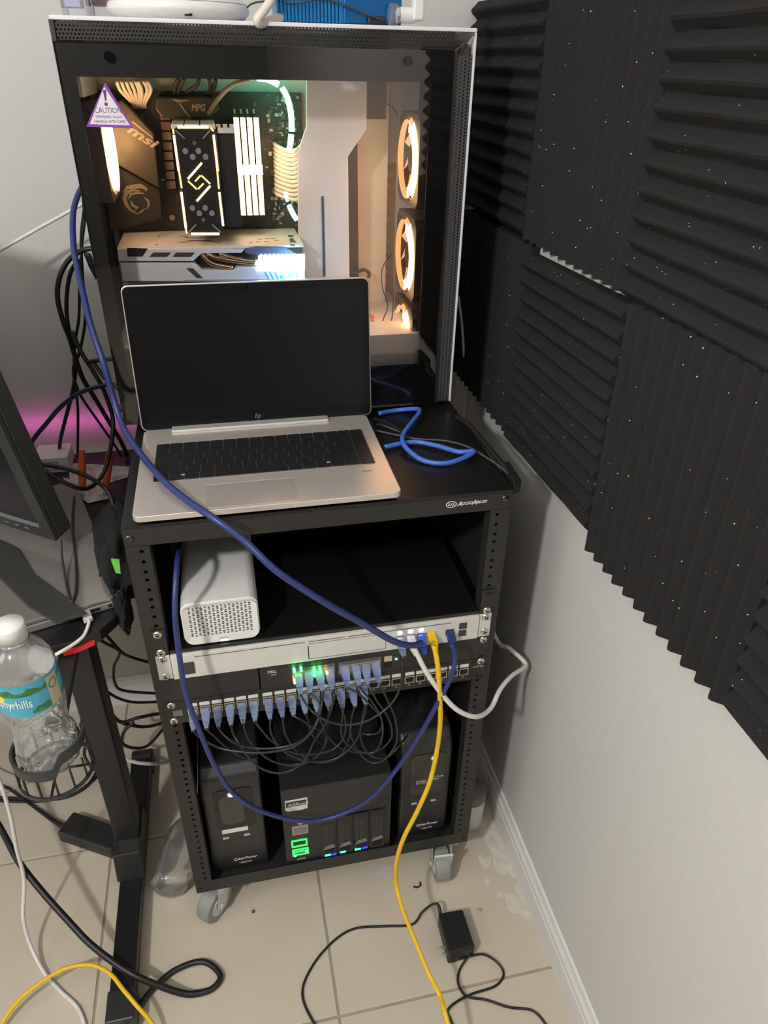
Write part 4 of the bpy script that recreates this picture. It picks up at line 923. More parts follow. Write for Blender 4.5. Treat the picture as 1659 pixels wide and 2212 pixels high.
cable('light_blue_network_cable', 'bright blue network cable curled on the rack top beside the open laptop', pathz([(818, 893, zz_ + .002), (860, 886, zz_), (906, 885, zz_ + .01), (890, 912, zz_ + .01), (873, 935, zz_ + .008), (870, 955, zz_ + .008), (885, 975, zz_ + .004), (915, 995, zz_), (960, 1001, zz_), (1000, 990, zz_ + .003), (1024, 975, zz_ + .006), (990, 976, zz_ + .004), (940, 962, zz_ + .002), (890, 955, zz_ + .001), (830, 966, zz_ + .001)]), .0036, M_BLUE, n=12)
cable('braided_black_cord', 'thin braided black cord lying across the rack top to its right corner', pathz([(810, 930, zz_ - .002), (860, 940, zz_ - .002), (900, 948, zz_ - .002), (960, 952, zz_ - .002), (1010, 965, zz_ + .001), (1050, 988, zz_ + .001), (1085, 1012, zz_ + .001), (1105, 1032, zz_ - .001)]), .0017, mat('braid_grey', (.07, .065, .06), .5, var=.5, scale=500), n=6)
cable('black_power_cord', 'black cord running along the right edge of the rack top', pathz([(985, 900, zz_ + .01), (1015, 920, zz_ + .01), (1040, 950, zz_ + .005), (1070, 985, zz_ + .003), (1095, 1015, zz_), (1112, 1038, zz_)]), .0040, M_RUB, n=8)
cable('tangled_black_cord', 'black cord bunched behind the right side of the open laptop', pathz([(808, 905, zz_), (840, 915, zz_ + .003), (870, 935, zz_ + .002), (830, 920, zz_ + .008), (812, 918, zz_)]), .0028, M_RUB, n=8)
o = MB().prism([(at(u, v, 'z', ZT).x, at(u, v, 'z', ZT).y) for u, v in ((1083, 1010), (1098, 1005), (1126, 1048), (1110, 1054))], 'z', ZT - .012, ZT + .008).build('cord_connector', M_RUB, None, bevel=.002)
tag(o, 'flat black connector at the right front corner of the rack top', 'connector')
cable('white_wall_lead', 'white lead hanging down the wall behind the right side of the computer case', path([(990, 640, .50), (998, 700, .50), (1003, 780, .50), (1004, 850, .51), (1001, 930, .52), (1000, 1010, .53)]), .0026, M_WCAB, n=8)

# ------------------------------------------------------------------ cables left of the case
M_RB2 = M_RUB
def lc(name, label, L, r, m=M_RB2, n=8): return cable(name, label, path(L), r, m, n=n, group=None)
cable('long_white_wire', 'long straight white wire stretched to the left wall side from behind the case', path([(-60, 578, .50), (0, 541, .50), (80, 495, .50), (158, 452, .50), (215, 420, .50)]), .0027, M_WCAB)
lc('black_cable', 'thick black cable bulging furthest left beside the computer case', [(205, 537, .46), (180, 540, .46), (150, 560, .45), (130, 595, .44), (124, 640, .44), (135, 690, .44), (150, 730, .45), (162, 770, .46), (180, 820, .47), (205, 860, .48), (232, 905, .50), (262, 955, .53), (275, 985, .54)], .0040)
lc('black_cable', 'black cable inside the leftmost bend, passing down to the desk shelf', [(170, 560, .47), (152, 590, .47), (144, 640, .47), (145, 690, .47), (155, 740, .47), (163, 790, .47), (158, 840, .48), (148, 880, .50), (132, 942, .53), (128, 975, .54)], .0034)
lc('black_cable', 'thin black cable crossing straight down in the middle of the left bundle', [(184, 440, .48), (176, 500, .48), (175, 560, .48), (172, 620, .47), (170, 690, .47), (162, 740, .47), (160, 800, .47), (168, 880, .49), (168, 955, .52), (168, 990, .53)], .0024)
lc('black_cable', 'thin black cable nearest the case edge in the left bundle', [(180, 430, .49), (182, 480, .48), (176, 540, .48), (180, 620, .47), (184, 690, .46), (172, 760, .46), (158, 800, .46), (172, 850, .46), (205, 900, .47), (240, 950, .50), (262, 985, .52)], .0024)
lc('black_cable', 'black cable looping from the case down behind the dark cloth', [(155, 715, .44), (175, 760, .43), (200, 800, .42), (225, 845, .41), (243, 900, .40), (243, 940, .38), (232, 1000, .36), (215, 1035, .34), (190, 1055, .32), (160, 1052, .31), (125, 1035, .31), (100, 1020, .32)], .0036)
lc('black_cable', 'black cable cut short into the case side at laptop lid height', [(200, 780, .42), (225, 815, .40), (250, 835, .38), (268, 850, .37)], .0034)
lc('navy_cable', 'dark navy cable arching from the case to behind the monitor', [(50, 985, .44), (75, 945, .44), (100, 915, .43), (130, 880, .42), (170, 850, .41), (210, 836, .40), (245, 832, .39), (262, 845, .37)], .0038, mat('dark_navy', (.012, .015, .06), .4))
lc('black_cable', 'short black stub cable at the left side of the case near the laptop screen', [(190, 782, .42), (215, 778, .41), (245, 776, .39), (262, 778, .38)], .0034)
o = MB().prism([(at(u, v, 'y', .46).x, at(u, v, 'y', .46).z) for u, v in ((180, 545), (195, 548), (212, 590), (208, 605), (192, 575))], 'y', .455, .468).build('black_cable_plug', M_RUB, None, bevel=.002)
tag(o, 'black angled plug at the rear edge of the computer case, where cables leave', 'plug')

# ------------------------------------------------------------------ the desk at the left
DZ = .700
dk = thing('desk', 'black desk with a red edge stripe and T-shaped leg, left of the rack', 'desk', (-.7, .25, 0))
op = [(-1.3, .575), (-.285, .575), (-.285, .10), (-.292, .055), (-.310, .028), (-.340, .012), (-.40, .0), (-1.3, -.02)]
MB().prism(op, 'z', DZ - .018, DZ - .0002).build('desk_top', mat('desk_black', (.010, .010, .011), .35), dk, bevel=.002)
MB().prism([(-.318, .0215), (-.328, .0160), (-.343, .0085), (-.356, .0060), (-.356, .0085), (-.342, .0115), (-.320, .0245)], 'z', DZ - .0178, DZ - .010).build('red_stripe', mat('red_plastic', (.75, .025, .02), .4), dk)
FX = -.3785
MB().box(FX - .021, FX + .021, .130, .180, .045, DZ - .0182).build('leg', mat('leg_black', (.009, .009, .010), .4), dk, bevel=.003)
MB().prism([(.40, .012), (.40, .032), (.37, .046), (-.11, .046), (-.15, .030), (-.15, .012)], 'x', FX - .020, FX + .020).build('foot_bar', mat('leg_black', (.009, .009, .010)), dk, bevel=.002)
MB().box(FX - .023, FX + .023, -.155, -.105, .001, .048).build('end_cap', M_BLK2, dk, bevel=.003)
MB().box(FX - .023, FX + .023, .36, .405, .001, .036).build('end_cap', M_BLK2, dk, bevel=.003)
MB().prism([(.085, .0465), (.215, .0465), (.20, .11), (.10, .105)], 'x', FX - .024, FX + .024).build('leg_bracket', M_BLK2, dk, bevel=.002)
# silver closed laptop
_p = at(270, 1298, 'z', .707); a0 = Vector((_p.x, _p.y)); yawv = Vector((-.111, .345)).normalized(); xv = Vector((yawv.y, -yawv.x))  # yawv runs backwards, xv to the right
def LP(a, b): p = a0 + yawv * a - xv * b; return (p.x, p.y)
cl = thing('closed_laptop', 'closed glossy silver-grey laptop lying on the desk under the monitor', 'laptop', (*LP(.18, .13), DZ))
pts = [LP(*p) for p in rrect(0, .365, 0, .265, .018, 5)]
M_GS = mat('glossy_grey_lid', (.33, .30, .285), .13, .55, var=.02)
MB().prism(pts, 'z', DZ + .0005, DZ + .0125).build('base', mat('base_grey', (.42, .38, .37), .35, .6), cl, bevel=.002)
MB().prism(pts, 'z', DZ + .0135, DZ + .0200).build('lid', M_GS, cl, bevel=.0015)
MB().prism([LP(*p) for p in rrect(.002, .363, .002, .263, .018, 5)], 'z', DZ + .0124, DZ + .0136).build('lid_gap', M_DARK, cl)
def front_box(b0, b1, z0, z1, name, m): # on the edge facing the viewer (a = 0)
    q = [LP(-.0006, b0), LP(-.0006, b1), LP(.001, b1), LP(.001, b0)]
    MB().prism(q, 'z', z0, z1).build(name, m, cl)
front_box(.034, .048, DZ + .0045, DZ + .0090, 'side_port', M_DARK); front_box(.018, .023, DZ + .0045, DZ + .0090, 'audio_port', M_DARK)
# monitor
NH = Vector((math.cos(math.radians(-36)), math.sin(math.radians(-36)), 0)); NF = Vector((NH.y, -NH.x, 0)) # NF points away from the screen front
NF = Vector((-NH.y, NH.x, 0)); tl_ = math.radians(-10)
UPV = (Vector((0, 0, 1)) * math.cos(tl_) + NF * math.sin(tl_)); BK = (NF * math.cos(tl_) - Vector((0, 0, 1)) * math.sin(tl_))
mc = at(125, 1166, 'z', DZ + .052)
MM = Matrix(((NH.x, BK.x, UPV.x, mc.x), (NH.y, BK.y, UPV.y, mc.y), (NH.z, BK.z, UPV.z, mc.z), (0, 0, 0, 1)))
mn = thing('monitor', 'dark grey computer monitor with a thick bezel at the left edge', 'monitor', (mc.x - .25, mc.y + .2, DZ + .02))
M_MON = mat('monitor_grey', (.036, .037, .033), .45)
MB().box(-.55, 0, .004, .030, 0, .500, MM).build('housing', M_MON, mn, bevel=.002)
for a in ((-.55, 0, 0, .022), (-.022, 0, .022, .500), (-.55, -.022, .484, .500)): MB().box(a[0], a[1], -.004, .0038, a[2], a[3], MM).build('bezel', M_MON, mn, bevel=.001)
MB().box(-.55, -.022, .0005, .0038, .022, .484, MM).build('screen', mat('dark_screen', (.012, .013, .016), .25), mn)
MB().box(-.55, -.0225, -.0048, .001, .0205, .0225, MM).build('light_edge', mat('edge_grey', (.16, .16, .17), .3), mn)
for k in range(4): MB().box(-.055 - k * .020, -.047 - k * .020, -.0045, -.0040, .010, .012, MM).build('button_mark', M_GREY, mn)
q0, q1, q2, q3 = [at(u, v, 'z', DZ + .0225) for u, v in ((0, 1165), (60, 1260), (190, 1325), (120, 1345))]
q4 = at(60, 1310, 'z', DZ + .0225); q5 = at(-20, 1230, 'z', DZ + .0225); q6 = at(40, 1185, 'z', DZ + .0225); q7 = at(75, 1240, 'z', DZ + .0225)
MB().prism([(q.x, q.y) for q in (q0, q6, q7, q2, q3, q4, q5)], 'z', DZ + .0203, DZ + .0235).build('lid_reflection_band', M_MON, mn, bevel=.001)  # dark plate standing in for a dark reflection on the laptop lid
MB().box(-.30, -.24, .030, .055, -.02, .16, MM).build('stand_neck', M_MON, mn, bevel=.003)
# dark loop for cable reflections on the laptop lid, then a desk cable
cable('lid_reflection_loop', 'thin black loop added for the cable reflections on the closed laptop lid', [at(132, 1168, 'z', DZ + .05), at(134, 1205, 'z', DZ + .035), at(143, 1260, 'z', DZ + .0225), at(154, 1300, 'z', DZ + .0225), at(164, 1270, 'z', DZ + .0225), at(163, 1210, 'z', DZ + .0225), at(157, 1150, 'z', DZ + .0225), at(157, 1110, 'z', DZ + .0225), at(160, 1072, 'z', DZ + .0225)], .0019, mat('reflection_dark', (.035, .030, .032), .5), n=8)
cable('black_desk_cable', 'black cable passing behind the monitor across the desk to the dark cloth', path([(60, 1000, .34), (100, 1005, .34), (150, 1015, .33), (200, 1035, .32), (235, 1065, .30), (250, 1120, .27), (258, 1170, .25)]), .0036, M_RUB)
# desk clutter
def blob(name, label, cat, c_, r_, m, sq=(1, 1, 1), amp=.25, seed=0, nn=22, rot=0):
    vs = []; fs = []
    for i in range(nn + 1):
        th = math.pi * i / nn
        for j in range(nn * 2):
            ph = math.pi * j / nn; d_ = Vector((math.sin(th) * math.cos(ph), math.sin(th) * math.sin(ph), math.cos(th)))
            k = 1 + amp * noise.noise(d_ * 1.8 + Vector((seed, 0, 0))) + amp * .5 * noise.noise(d_ * 5 + Vector((0, seed, 0)))
            v = Vector((d_.x * sq[0], d_.y * sq[1], d_.z * sq[2])) * r_ * k
            vs.append(Matrix.Rotation(rot, 3, 'Z') @ v)
    n2 = nn * 2
    for i in range(nn):
        for j in range(n2): fs.append((i * n2 + j, i * n2 + (j + 1) % n2, (i + 1) * n2 + (j + 1) % n2, (i + 1) * n2 + j))
    o = MB().add(vs, fs).build(name, m, None, smooth=True, loc=c_)
    return tag(o, label, cat)
M_CLOTH = mat('black_fleece', (.0045, .006, .006), .95, var=.3, bump=1.0, scale=140, dist=.002)
bg = blob('black_cloth_bundle', 'crumpled black cloth bundle with a green patch between desk and rack', 'cloth', (-.302, .195, DZ + .016), .1, M_CLOTH, (.36, 1.2, .36), .35, 3, rot=.12)
p = at(250, 1222, 'y', .085); gp_ = MB(); gp_.prism([(at(u, v, 'y', .082).x, at(u, v, 'y', .082).z) for u, v in ((240, 1208), (258, 1210), (261, 1238), (250, 1236))], 'y', .080, .084)
gp_.build('green_patch', mat('lime_patch', (.16, .62, .10), .6), bg)
bg.children[0].location = -Vector((-.302, .195, DZ + .016))
b2 = blob('black_strap_end', 'black fabric end hanging off the desk corner beside the rack post', 'cloth', (-.283, .078, DZ - .010), .034, M_CLOTH, (.30, .8, 1.0), .3, 8)
wb = thing('white_network_box', 'white box with a printed diagram behind the monitor on the desk', 'box', (-.45, .5, DZ))
P_ = [at(u, v, 'y', .50) for u, v in ((82, 950), (160, 945), (156, 998), (100, 1002))]
zt_ = max(p.z for p in P_); MB().box(-.472, -.412, .50, .56, DZ, DZ + .030).build('box', M_WHITE, wb, bevel=.001)
MB().box(-.452, -.430, .4992, .50, DZ + .006, DZ + .022).build('printed_frame', M_GREY, wb)
MB().box(-.450, -.432, .4986, .4992, DZ + .008, DZ + .020).build('printed_label', M_WHITE, wb)
for u, v, lb in ((177, 1010, 'orange-handled tool nearest the monitor, standing among the desk clutter'), (238, 1010, 'orange-handled tool nearest the rack, standing among the desk clutter')):
    a = at(u, v - 38, 'y', .43); b = at(u - 2 + (-8 if u > 200 else 3), v + 42, 'y', .40)
    t = thing('orange_handle_tool', lb, 'tool', b, 'orange-handled tools on the desk')
    MB().tube([a, a * .65 + b * .35, a * .3 + b * .7, b], [.0045, .0068, .0068, .006], 12).build('handle', mat('orange_rubber', (.62, .10, .012), .55), t, smooth=True)
    MB().tube([b, b + (b - a).normalized() * .02], [.004, .0025], 8, smooth=False).build('blade', M_STEEL, t, smooth=True)
pap = [[(150, 1000), (280, 1008), (276, 1030), (215, 1050), (150, 1035)], [(135, 1030), (215, 1045), (235, 1075), (190, 1085), (160, 1065)]]
for k, pl in enumerate(pap):
    q = [at(u, v, 'z', DZ + .001 + .003 * k) for u, v in pl]
    o = MB().prism([(p.x, p.y) for p in q], 'z', DZ + .0002 + .0015 * k, DZ + .0012 + .0015 * k).build('printed_leaflet', mat('leaflet_paper', (.55, .51, .47), .6, var=.5, scale=60), None)
    tag(o, ['white printed leaflet lying under the orange tool handles', 'crumpled white leaflet between closed laptop and black cloth'][k], 'paper')
# white usb lead on the closed laptop
ul = thing('white_usb_lead', 'white charging lead plugged into the closed laptop edge', 'cable', (*LP(0, .08), DZ))
_q = at(186, 1326, 'z', DZ + .0065); bq = -((Vector((_q.x, _q.y)) - a0).dot(xv)); pc0 = Vector((*LP(-.001, bq), DZ + .0065)); od = Vector((-yawv.x, -yawv.y, 0))
MB().box(-.006, .006, -.004, .016, -.0045, .0045, Matrix.Translation(pc0) @ od.to_track_quat('Y', 'Z').to_matrix().to_4x4()).build('plug', M_WHITE, ul, bevel=.0012)
s0 = pc0 + od * .016
MB().tube([s0 - od * .003, s0 + od * .005, at(184, 1368, 'z', DZ + .003), at(172, 1382, 'z', DZ + .0025), at(152, 1396, 'z', DZ + .002), at(128, 1410, 'y', at(152, 1396, 'z', DZ).y - .012), at(95, 1428, 'y', at(152, 1396, 'z', DZ).y - .012), at(60, 1450, 'y', -.03)], .0024, 8).build('cord', M_WCAB, ul, smooth=True)

# ------------------------------------------------------------------ bottle in its holder
BX, BY, BZ = -.3520, -.142, .655
bt = thing('water_bottle', 'clear water bottle with blue and green label and white cap, in the cup holder', 'bottle', (BX, BY, BZ))
def crink(q, z): return (.055 * noise.noise(Vector((math.cos(q) * 4.5, math.sin(q) * 4.5, z * 85))) if z < .10 else 0) + .02 * math.sin(6 * q + z * 300) * (1 if z < .10 else 0) + (.07 * noise.noise(Vector((math.cos(q) * 3, math.sin(q) * 3, z * 60))) if z < .10 else 0)
prof = [(.0001, .004), (.018, .002), (.027, .003), (.0315, .010), (.0325, .020), (.0305, .026), (.0325, .034), (.0325, .044), (.0295, .054), (.0275, .064), (.0290, .074), (.0305, .084), (.0320, .094), (.0330, .104), (.0330, .150), (.0315, .160), (.0275, .169), (.0220, .177), (.0165, .183), (.0130, .190), (.0125, .198)]
fine = []
for (a, b), (c_, d_) in zip(prof[:-1], prof[1:]):
    kk = max(1, int(abs(d_ - b) / .002)); fine += [(a + (c_ - a) * i / kk, b + (d_ - b) * i / kk) for i in range(kk)]
fine.append(prof[-1])
MB().lathe(fine, (BX, BY, BZ), 84, wob=crink).build('bottle_shell', M_CLEAR, bt, smooth=True)
MB().lathe([(.0140, .190), (.0152, .190), (.0155, .206), (.0148, .209), (.0001, .2095)], (BX, BY, BZ), 32).build('cap', M_WHITE, bt, smooth=True)
MB().lathe([(.0132, .184), (.0160, .185), (.0160, .188), (.0132, .189)], (BX, BY, BZ), 32).build('neck_ring', M_CLEAR2, bt, smooth=True)
def band(z0, z1, m, name, r=.03335, q0=0, q1=2 * math.pi, zf=None, n=64):
    mb = MB(); vs = []
    for i in range(n + 1):
        q = q0 + (q1 - q0) * i / n; a, b = (z0, z1) if zf is None else zf(q)
        for z in (a, b): vs.append((BX + r * math.cos(q), BY + r * math.sin(q), BZ + z))
    mb.add(vs, [(2 * i, 2 * i + 2, 2 * i + 3, 2 * i + 1) for i in range(n)]); return mb.build(name, m, bt, smooth=True)
band(.1065, .1495, M_WHITE, 'label_inside', .0327)
band(.106, .150, mat('label_sky', (.06, .36, .52), .4), 'label')
band(0, 0, mat('label_green', (.04, .16, .04), .5, var=.5, scale=160), 'label_trees', .03350, zf=lambda q: (.1355, .1425 + .0025 * math.sin(q * 9) + .001 * math.sin(q * 23)))
band(0, 0, mat('label_green', (.04, .16, .04)), 'label_trees', .03350, math.radians(-75), math.radians(60), zf=lambda q: (.1095, .1150 + .003 * math.sin(q * 5) + .001 * math.sin(q * 21)))
CA = math.radians(-76)
band(.1075, .147, mat('label_tan', (.55, .47, .33), .5), 'label_stamp', .03360, math.radians(-40), math.radians(-14), n=10)
ring = MB()
for k in range(20):
    a, b = 2 * math.pi * k / 20, 2 * math.pi * (k + 1) / 20
    P4 = []
    for rr, q in ((.0062, a), (.0062, b), (.0048, b), (.0048, a)):
        an = math.radians(-27) + rr * math.cos(q) / .0337; P4.append((BX + .0338 * math.cos(an), BY + .0338 * math.sin(an), BZ + .135 + rr * math.sin(q)))
    ring.add(P4, [(0, 1, 2, 3)])
ring.build('stamp_ring', mat('stamp_green', (.03, .25, .08), .5), bt)
def curved(q0, z0, r): return lambda a, b, c: Vector((BX + (r + c) * math.cos(q0 + a / r), BY + (r + c) * math.sin(q0 + a / r), BZ + z0 + b))
text('Zephyrhills', .0155, curved(math.radians(-152), .1200, .0337), M_PRINT, bt, 'label_lettering', ex=.0002, width=.047, bold=.0002)
sun = MB()
for k in range(12):
    q = 2 * math.pi * k / 12; P3 = []
    for rr, dq in ((.0045, -.3), (.0065, 0), (.0045, .3), (.0001, 0)):
        an = math.radians(-127) + rr * math.cos(q + dq) / .0337; P3.append((BX + .0336 * math.cos(an), BY + .0336 * math.sin(an), BZ + .1315 + rr * math.sin(q + dq) * .8))
    sun.add(P3, [(0, 1, 2, 3)])
sun.build('label_sun', mat('sun_yellow', (.9, .65, .03), .5), bt)
ch = thing('cup_holder', 'black plastic and wire cup holder clipped to the desk around the water bottle', 'cup holder', (BX, BY, BZ - .02))
n = 48
def ringm(r, z0, z1, th, name, a0_=0, a1_=360, zfun=None):
    mb = MB(); vs = []
    for i in range(n + 1):
        q = math.radians(a0_ + (a1_ - a0_) * i / n); dz = zfun(math.degrees(q)) if zfun else 0
        for rr, z in ((r, z0 + dz), (r + th, z0 + dz), (r + th, z1 + dz), (r, z1 + dz)): vs.append((BX + rr * math.cos(q), BY + rr * math.sin(q), BZ + z))
    fs = [(4 * i + k, 4 * i + (k + 1) % 4, 4 * i + 4 + (k + 1) % 4, 4 * i + 4 + k) for i in range(n) for k in range(4)] + [(0, 1, 2, 3), (4 * n, 4 * n + 3, 4 * n + 2, 4 * n + 1)]
    mb.add(vs, fs); return mb.build(name, mat('holder_black', (.028, .030, .030), .45), ch)
def step(a):  # the raised part of the rim
    a = (a + 360) % 360
    if a > 300 or a < 20: return .018
    if 286 < a <= 300: return .018 * (a - 286) / 14
    if 20 <= a < 34: return .018 * (34 - a) / 14
    return 0
ringm(.039, .012, .026, .003, 'upper_band', 150, 400, step)
ringm(.040, -.020, -.016, .003, 'lower_ring')
for k in range(14):
    q = 2 * math.pi * k / 14; c_, s_ = math.cos(q), math.sin(q)
    MB().tube([(BX + .0405 * c_, BY + .0405 * s_, BZ + .014), (BX + .0415 * c_, BY + .0415 * s_, BZ - .018)], .0014, 6, False).build('wire', M_RUB, ch, smooth=True)
for q in (0, math.pi / 2): MB().tube([(BX - .041 * math.cos(q), BY - .041 * math.sin(q), BZ - .018), (BX + .041 * math.cos(q), BY + .041 * math.sin(q), BZ - .018)], .0016, 6, False).build('base_wire', M_RUB, ch)
MB().prism([(BX - .012, BY + .035), (BX + .012, BY + .035), (BX + .010, .03), (BX - .014, .03)], 'z', BZ + .012, BZ + .022).build('arm', M_BLK2, ch, bevel=.002)
MB().box(BX - .014, BX + .010, .012, .032, BZ + .012, DZ - .0185).build('clamp', M_BLK2, ch, bevel=.002)

# ------------------------------------------------------------------ cords behind and under the desk
cable('rack_rear_cord', 'black cord leaving the back of the rack in a double bend near the desk leg', path([(195, 1345, .30), (225, 1368, .32), (262, 1408, .36), (285, 1420, .40), (330, 1433, .44)]), .0032, M_RUB)
cable('rack_rear_cord', 'black cord curving in a half loop between desk leg and rack post', path([(190, 1365, .28), (225, 1388, .32), (258, 1408, .36), (246, 1440, .38), (248, 1475, .39), (268, 1492, .40), (340, 1498, .42)]), .0030, M_RUB)
cable('rack_rear_cord', 'black cord sagging just below the half loop beside the rack post', path([(225, 1490, .38), (255, 1508, .39), (290, 1517, .40), (345, 1516, .42)]), .0030, M_RUB)
cable('rack_rear_cord', 'black cord pair bunched beside the rack post near the patch panel', path([(240, 1540, .40), (262, 1560, .40), (300, 1550, .40), (350, 1542, .42), (352, 1560, .42), (310, 1570, .40), (265, 1562, .38)]), .0038, M_RUB)
cable('rack_rear_cord', 'black cord loop hanging beside the rack post above the floor', path([(290, 1560, .38), (268, 1580, .37), (264, 1605, .36), (290, 1616, .36), (320, 1610, .37), (352, 1575, .40)]), .0034, M_RUB)
cable('short_white_lead', 'short white lead stretched between desk leg and rack near the floor', path([(270, 1640, .30), (300, 1648, .30), (335, 1650, .31), (365, 1646, .33)]), .0038, M_WCAB)
def fl_(L, z=.0045): return [at(u, v, 'z', z if len(t) < 3 else t[2]) for t in L for u, v in [t[:2]]]
cable('coiled_floor_cord', 'black cord coiled on the floor under the cup holder', fl_([(190, 1590, .05), (182, 1630, .03), (200, 1660, .01), (215, 1668, .004), (195, 1690), (150, 1720), (90, 1728), (20, 1724), (-40, 1722)]), .0034, M_RUB)
cable('coiled_floor_cord', 'black cord crossing the floor behind the wire basket of the cup holder', fl_([(215, 1655, .02), (185, 1700, .006), (140, 1722), (70, 1732), (0, 1730), (-50, 1730)], .0042), .0030, M_RUB)
br = thing('power_brick', 'black power brick lying on the floor against the desk leg', 'power adapter', at(190, 1790, 'z', 0))
pa_, pb_ = at(140, 1775, 'z', .03), at(258, 1815, 'z', .03); dd = (pb_ - pa_); dd.z = 0; Lh = dd.length / 2; mid = (pa_ + pb_) / 2
MX = Matrix.Translation((mid.x, mid.y, 0)) @ Matrix.Rotation(math.atan2(dd.y, dd.x), 4, 'Z')
MB().box(-Lh, Lh, -.026, .026, .0005, .032, MX).build('body', M_BLK2, br, bevel=.006, seg=3)
MB().tube([MX @ Vector((-Lh, 0, .015)), MX @ Vector((-Lh - .02, .0, .014)), at(62, 1735, 'z', .006), at(10, 1700, 'z', .006), at(-60, 1690, 'z', .006)], [.008, .005, .003, .003, .003], 8).build('lead', M_RUB, br, smooth=True)
MB().tube([MX @ Vector((Lh, 0, .012)), MX @ Vector((Lh + .02, .0, .010)), MX @ Vector((Lh + .05, .01, .006))], [.006, .004, .003], 8).build('output_lead', M_RUB, br, smooth=True)
cable('thick_black_cord', 'thick black cord sweeping from the left edge into a loop on the floor', [at(u, v, 'z', z) for u, v, z in ((-60, 1690, .20), (0, 1787, .17), (39, 1859, .15), (90, 1925, .125), (150, 1992, .095), (196, 2040, .075), (259, 2088, .060), (301, 2112, .050), (346, 2130, .032), (391, 2145, .016), (421, 2147, .010), (458, 2136, .008), (476, 2109, .008), (452, 2082, .008), (421, 2079, .008), (376, 2097, .008), (346, 2121, .008), (325, 2142, .008), (304, 2172, .008), (289, 2200, .008), (265, 2260, .008))], [.0056] * 11 + [.0052] * 10, M_RUB, n=12)
cable('white_floor_lead', 'white lead falling from the desk and trailing on the floor at the left', [at(u, v, 'z', z) for u, v, z in ((-30, 1620, .45), (0, 1690, .38), (22, 1760, .30), (35, 1830, .22), (52, 1900, .14), (50, 1980, .08), (65, 2040, .03), (95, 2100, .008), (130, 2140, .004), (170, 2180, .004), (190, 2240, .004))], .0034, M_WCAB)
cable('yellow_floor_cable', 'yellow network cable arching over the floor at the bottom left corner', [at(u, v, 'z', z) for u, v, z in ((-20, 2260, .01), (9, 2203, .02), (45, 2157, .035), (90, 2121, .05), (136, 2094, .06), (181, 2084, .064), (211, 2088, .064), (241, 2106, .062), (265, 2136, .06), (295, 2172, .052), (325, 2206, .035), (370, 2270, .006))], .0034, M_YEL, n=12)
cable('grey_floor_lead', 'pale grey leads crossing on the floor behind the cup holder', fl_([(-20, 1650), (20, 1672), (65, 1678), (100, 1660), (60, 1690), (10, 1712)]), .0024, mat('pale_grey_lead', (.4, .38, .36), .5))

# crumpled bottle on the floor behind the rack's left corner
cb2 = thing('crumpled_bottle', 'crumpled empty clear bottle on the floor beside the rack corner', 'bottle', (-.33, .10, 0))
A_ = at(362, 1925, 'z', .025); B_ = A_ + Vector((.045, .17, .004)); ax_ = (B_ - A_).normalized()
RR = Matrix.Translation(A_) @ ax_.to_track_quat('Z', 'Y').to_matrix().to_4x4()
MB().lathe([(.0001, 0), (.020, -.002), (.033, .006), (.035, .02), (.032, .034), (.035, .048), (.033, .06), (.035, .075), (.033, .095), (.032, .12), (.022, .14), (.012, .155), (.012, .17)], (0, 0, 0), 36, M=RR, wob=lambda q, z: .16 * noise.noise(Vector((math.cos(q) * 2.5, math.sin(q) * 2.5, z * 70))) + .07 * noise.noise(Vector((math.cos(q) * 6, math.sin(q) * 6, z * 160)))).build('bottle_shell', M_CLEAR, cb2, smooth=True)
MB().cyl((0, 0), .0135, .172, .186, 'z', 20, M=RR).build('cap', M_WHITE, cb2)
jr = thing('white_jar', 'white container with a dark lid on the floor behind the rack right corner', 'jar', (.298, .11, 0))
MB().lathe([(.0001, .001), (.026, .001), (.028, .004), (.028, .075), (.026, .082)], (.298, .110, 0), 28).build('body', M_WHITE, jr, smooth=True)
MB().lathe([(.0285, .080), (.0285, .100), (.026, .103), (.0001, .103)], (.298, .110, 0), 28).build('lid', M_GREY, jr, smooth=True)

# ------------------------------------------------------------------ adapter and cords on the floor at the right
wa = thing('wall_plug_adapter', 'black wall plug adapter lying on the tiles near the skirting board', 'power adapter', (.20, -.12, 0))
c4 = [at(u, v, 'z', .038) for u, v in ((947, 1972), (1000, 1963), (1027, 2045), (970, 2060))]
cc4 = [(p.x, p.y) for p in c4]
MB().prism(cc4[::-1], 'z', .0006, .038).build('body', mat('adapter_black', (.010, .010, .011), .45), wa, bevel=.004, seg=3)
lft = (c4[3] - c4[0]).normalized(); nrm = Vector((lft.y, -lft.x, 0)); nrm = nrm if nrm.x < 0 else -nrm
for k in (.72, .88):
    b = c4[0] + (c4[3] - c4[0]) * k; b.z = .019
    MM_ = Matrix.Translation(b) @ nrm.to_track_quat('Y', 'Z').to_matrix().to_4x4()
    MB().box(-.0008, .0008, 0, .016, -.003, .003, MM_).build('prong', M_STEEL, wa)
p0 = c4[0].copy(); p0.z = .022; p0 += Vector((.006, 0, 0))
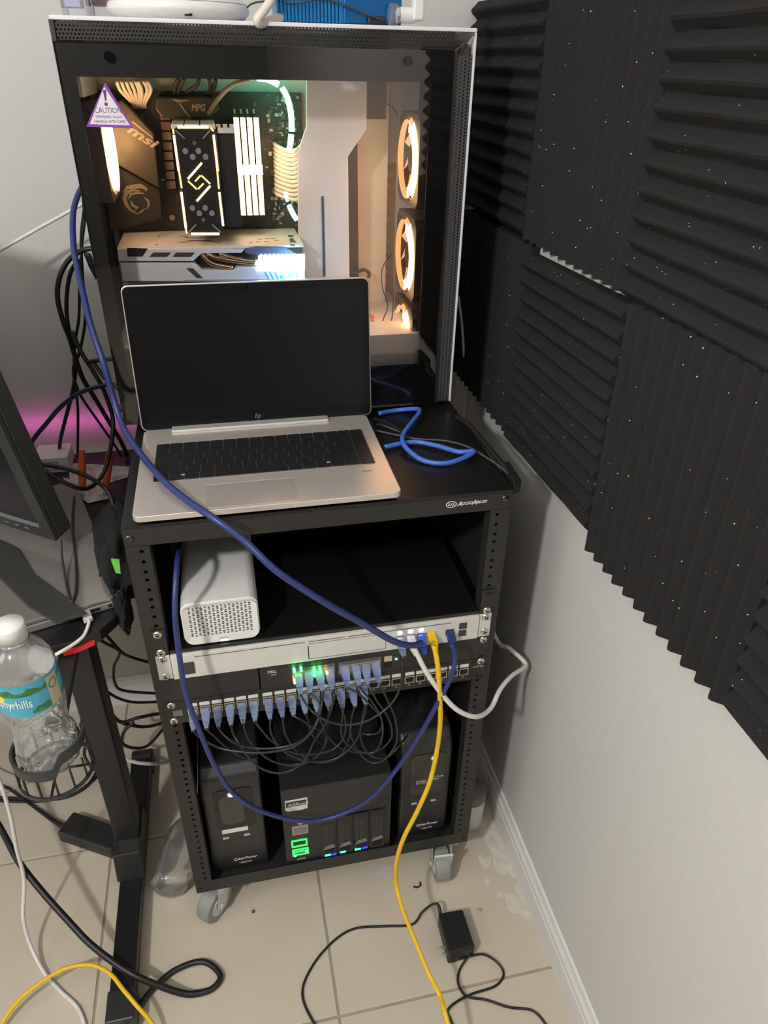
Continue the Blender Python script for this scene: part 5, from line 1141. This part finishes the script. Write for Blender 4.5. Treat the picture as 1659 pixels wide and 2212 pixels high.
MB().tube([p0, at(947, 1956, 'z', .03), at(935, 1953, 'z', .028), at(912, 1970, 'z', .010), at(890, 1997, 'z', .003), at(830, 2001, 'z', .003), at(770, 2005, 'z', .003), at(730, 2025, 'z', .003), at(690, 2065, 'z', .003), at(662, 2110, 'z', .003), at(653, 2145, 'z', .003), at(662, 2180, 'z', .003), at(690, 2230, 'z', .003)], [.0040, .0030] + [.0021] * 11, 8).build('lead', M_RUB, wa, smooth=True)
cable('looped_floor_cord', 'thin black cord looped on the tiles below the wall plug adapter', [at(u, v, 'z', z) for u, v, z in ((1015, 2066, .012), (1045, 2062, .010), (1075, 2080, .006), (1088, 2105, .003), (1070, 2130, .003), (1020, 2147, .006), (985, 2165, .007), (967, 2183, .005), (972, 2200, .003), (985, 2230, .003))], .0021, M_RUB)
cable('looped_floor_cord', 'thin black cord trailing from the loop toward the bottom right', [at(u, v, 'z', z) for u, v, z in ((1010, 2067, .010), (993, 2095, .003), (990, 2125, .003), (1008, 2152, .003), (1050, 2160, .003), (1100, 2176, .003), (1150, 2183, .003), (1180, 2215, .003), (1200, 2260, .003))], .0021, M_RUB)
o = MB().tube([at(893, 1915, 'z', .002), at(900, 1917, 'z', .002), at(908, 1913, 'z', .002), at(907, 1905, 'z', .002)], .0016, 6).build('cord_scrap', M_RUB, None, smooth=True)
tag(o, 'small curved black scrap on the tiles below the rack', 'scrap')
cr = blob('green_crumb', 'tiny lime green crumb on the tiles near the skirting board', 'crumb', at(1036, 1966, 'z', .003), .0035, mat('lime_crumb', (.45, .5, .10), .6), amp=.4, nn=6)
cr = blob('brown_crumb', 'tiny brown crumb on the tiles in front of the left caster', 'crumb', at(547, 1969, 'z', .002), .0030, mat('brown_crumb', (.12, .07, .04), .7), amp=.5, nn=6)
q = [at(u, v, 'z', .001) for u, v in ((800, 1890), (838, 1866), (856, 1868), (852, 1885), (825, 1888), (812, 1905))]
o = MB().prism([(p.x, p.y) for p in q][::-1], 'z', .0005, .0015).build('paper_scrap', mat('paper_scrap', (.55, .50, .48), .7), None)
tag(o, 'torn whitish paper scrap on the tiles at the rack bottom edge', 'scrap')
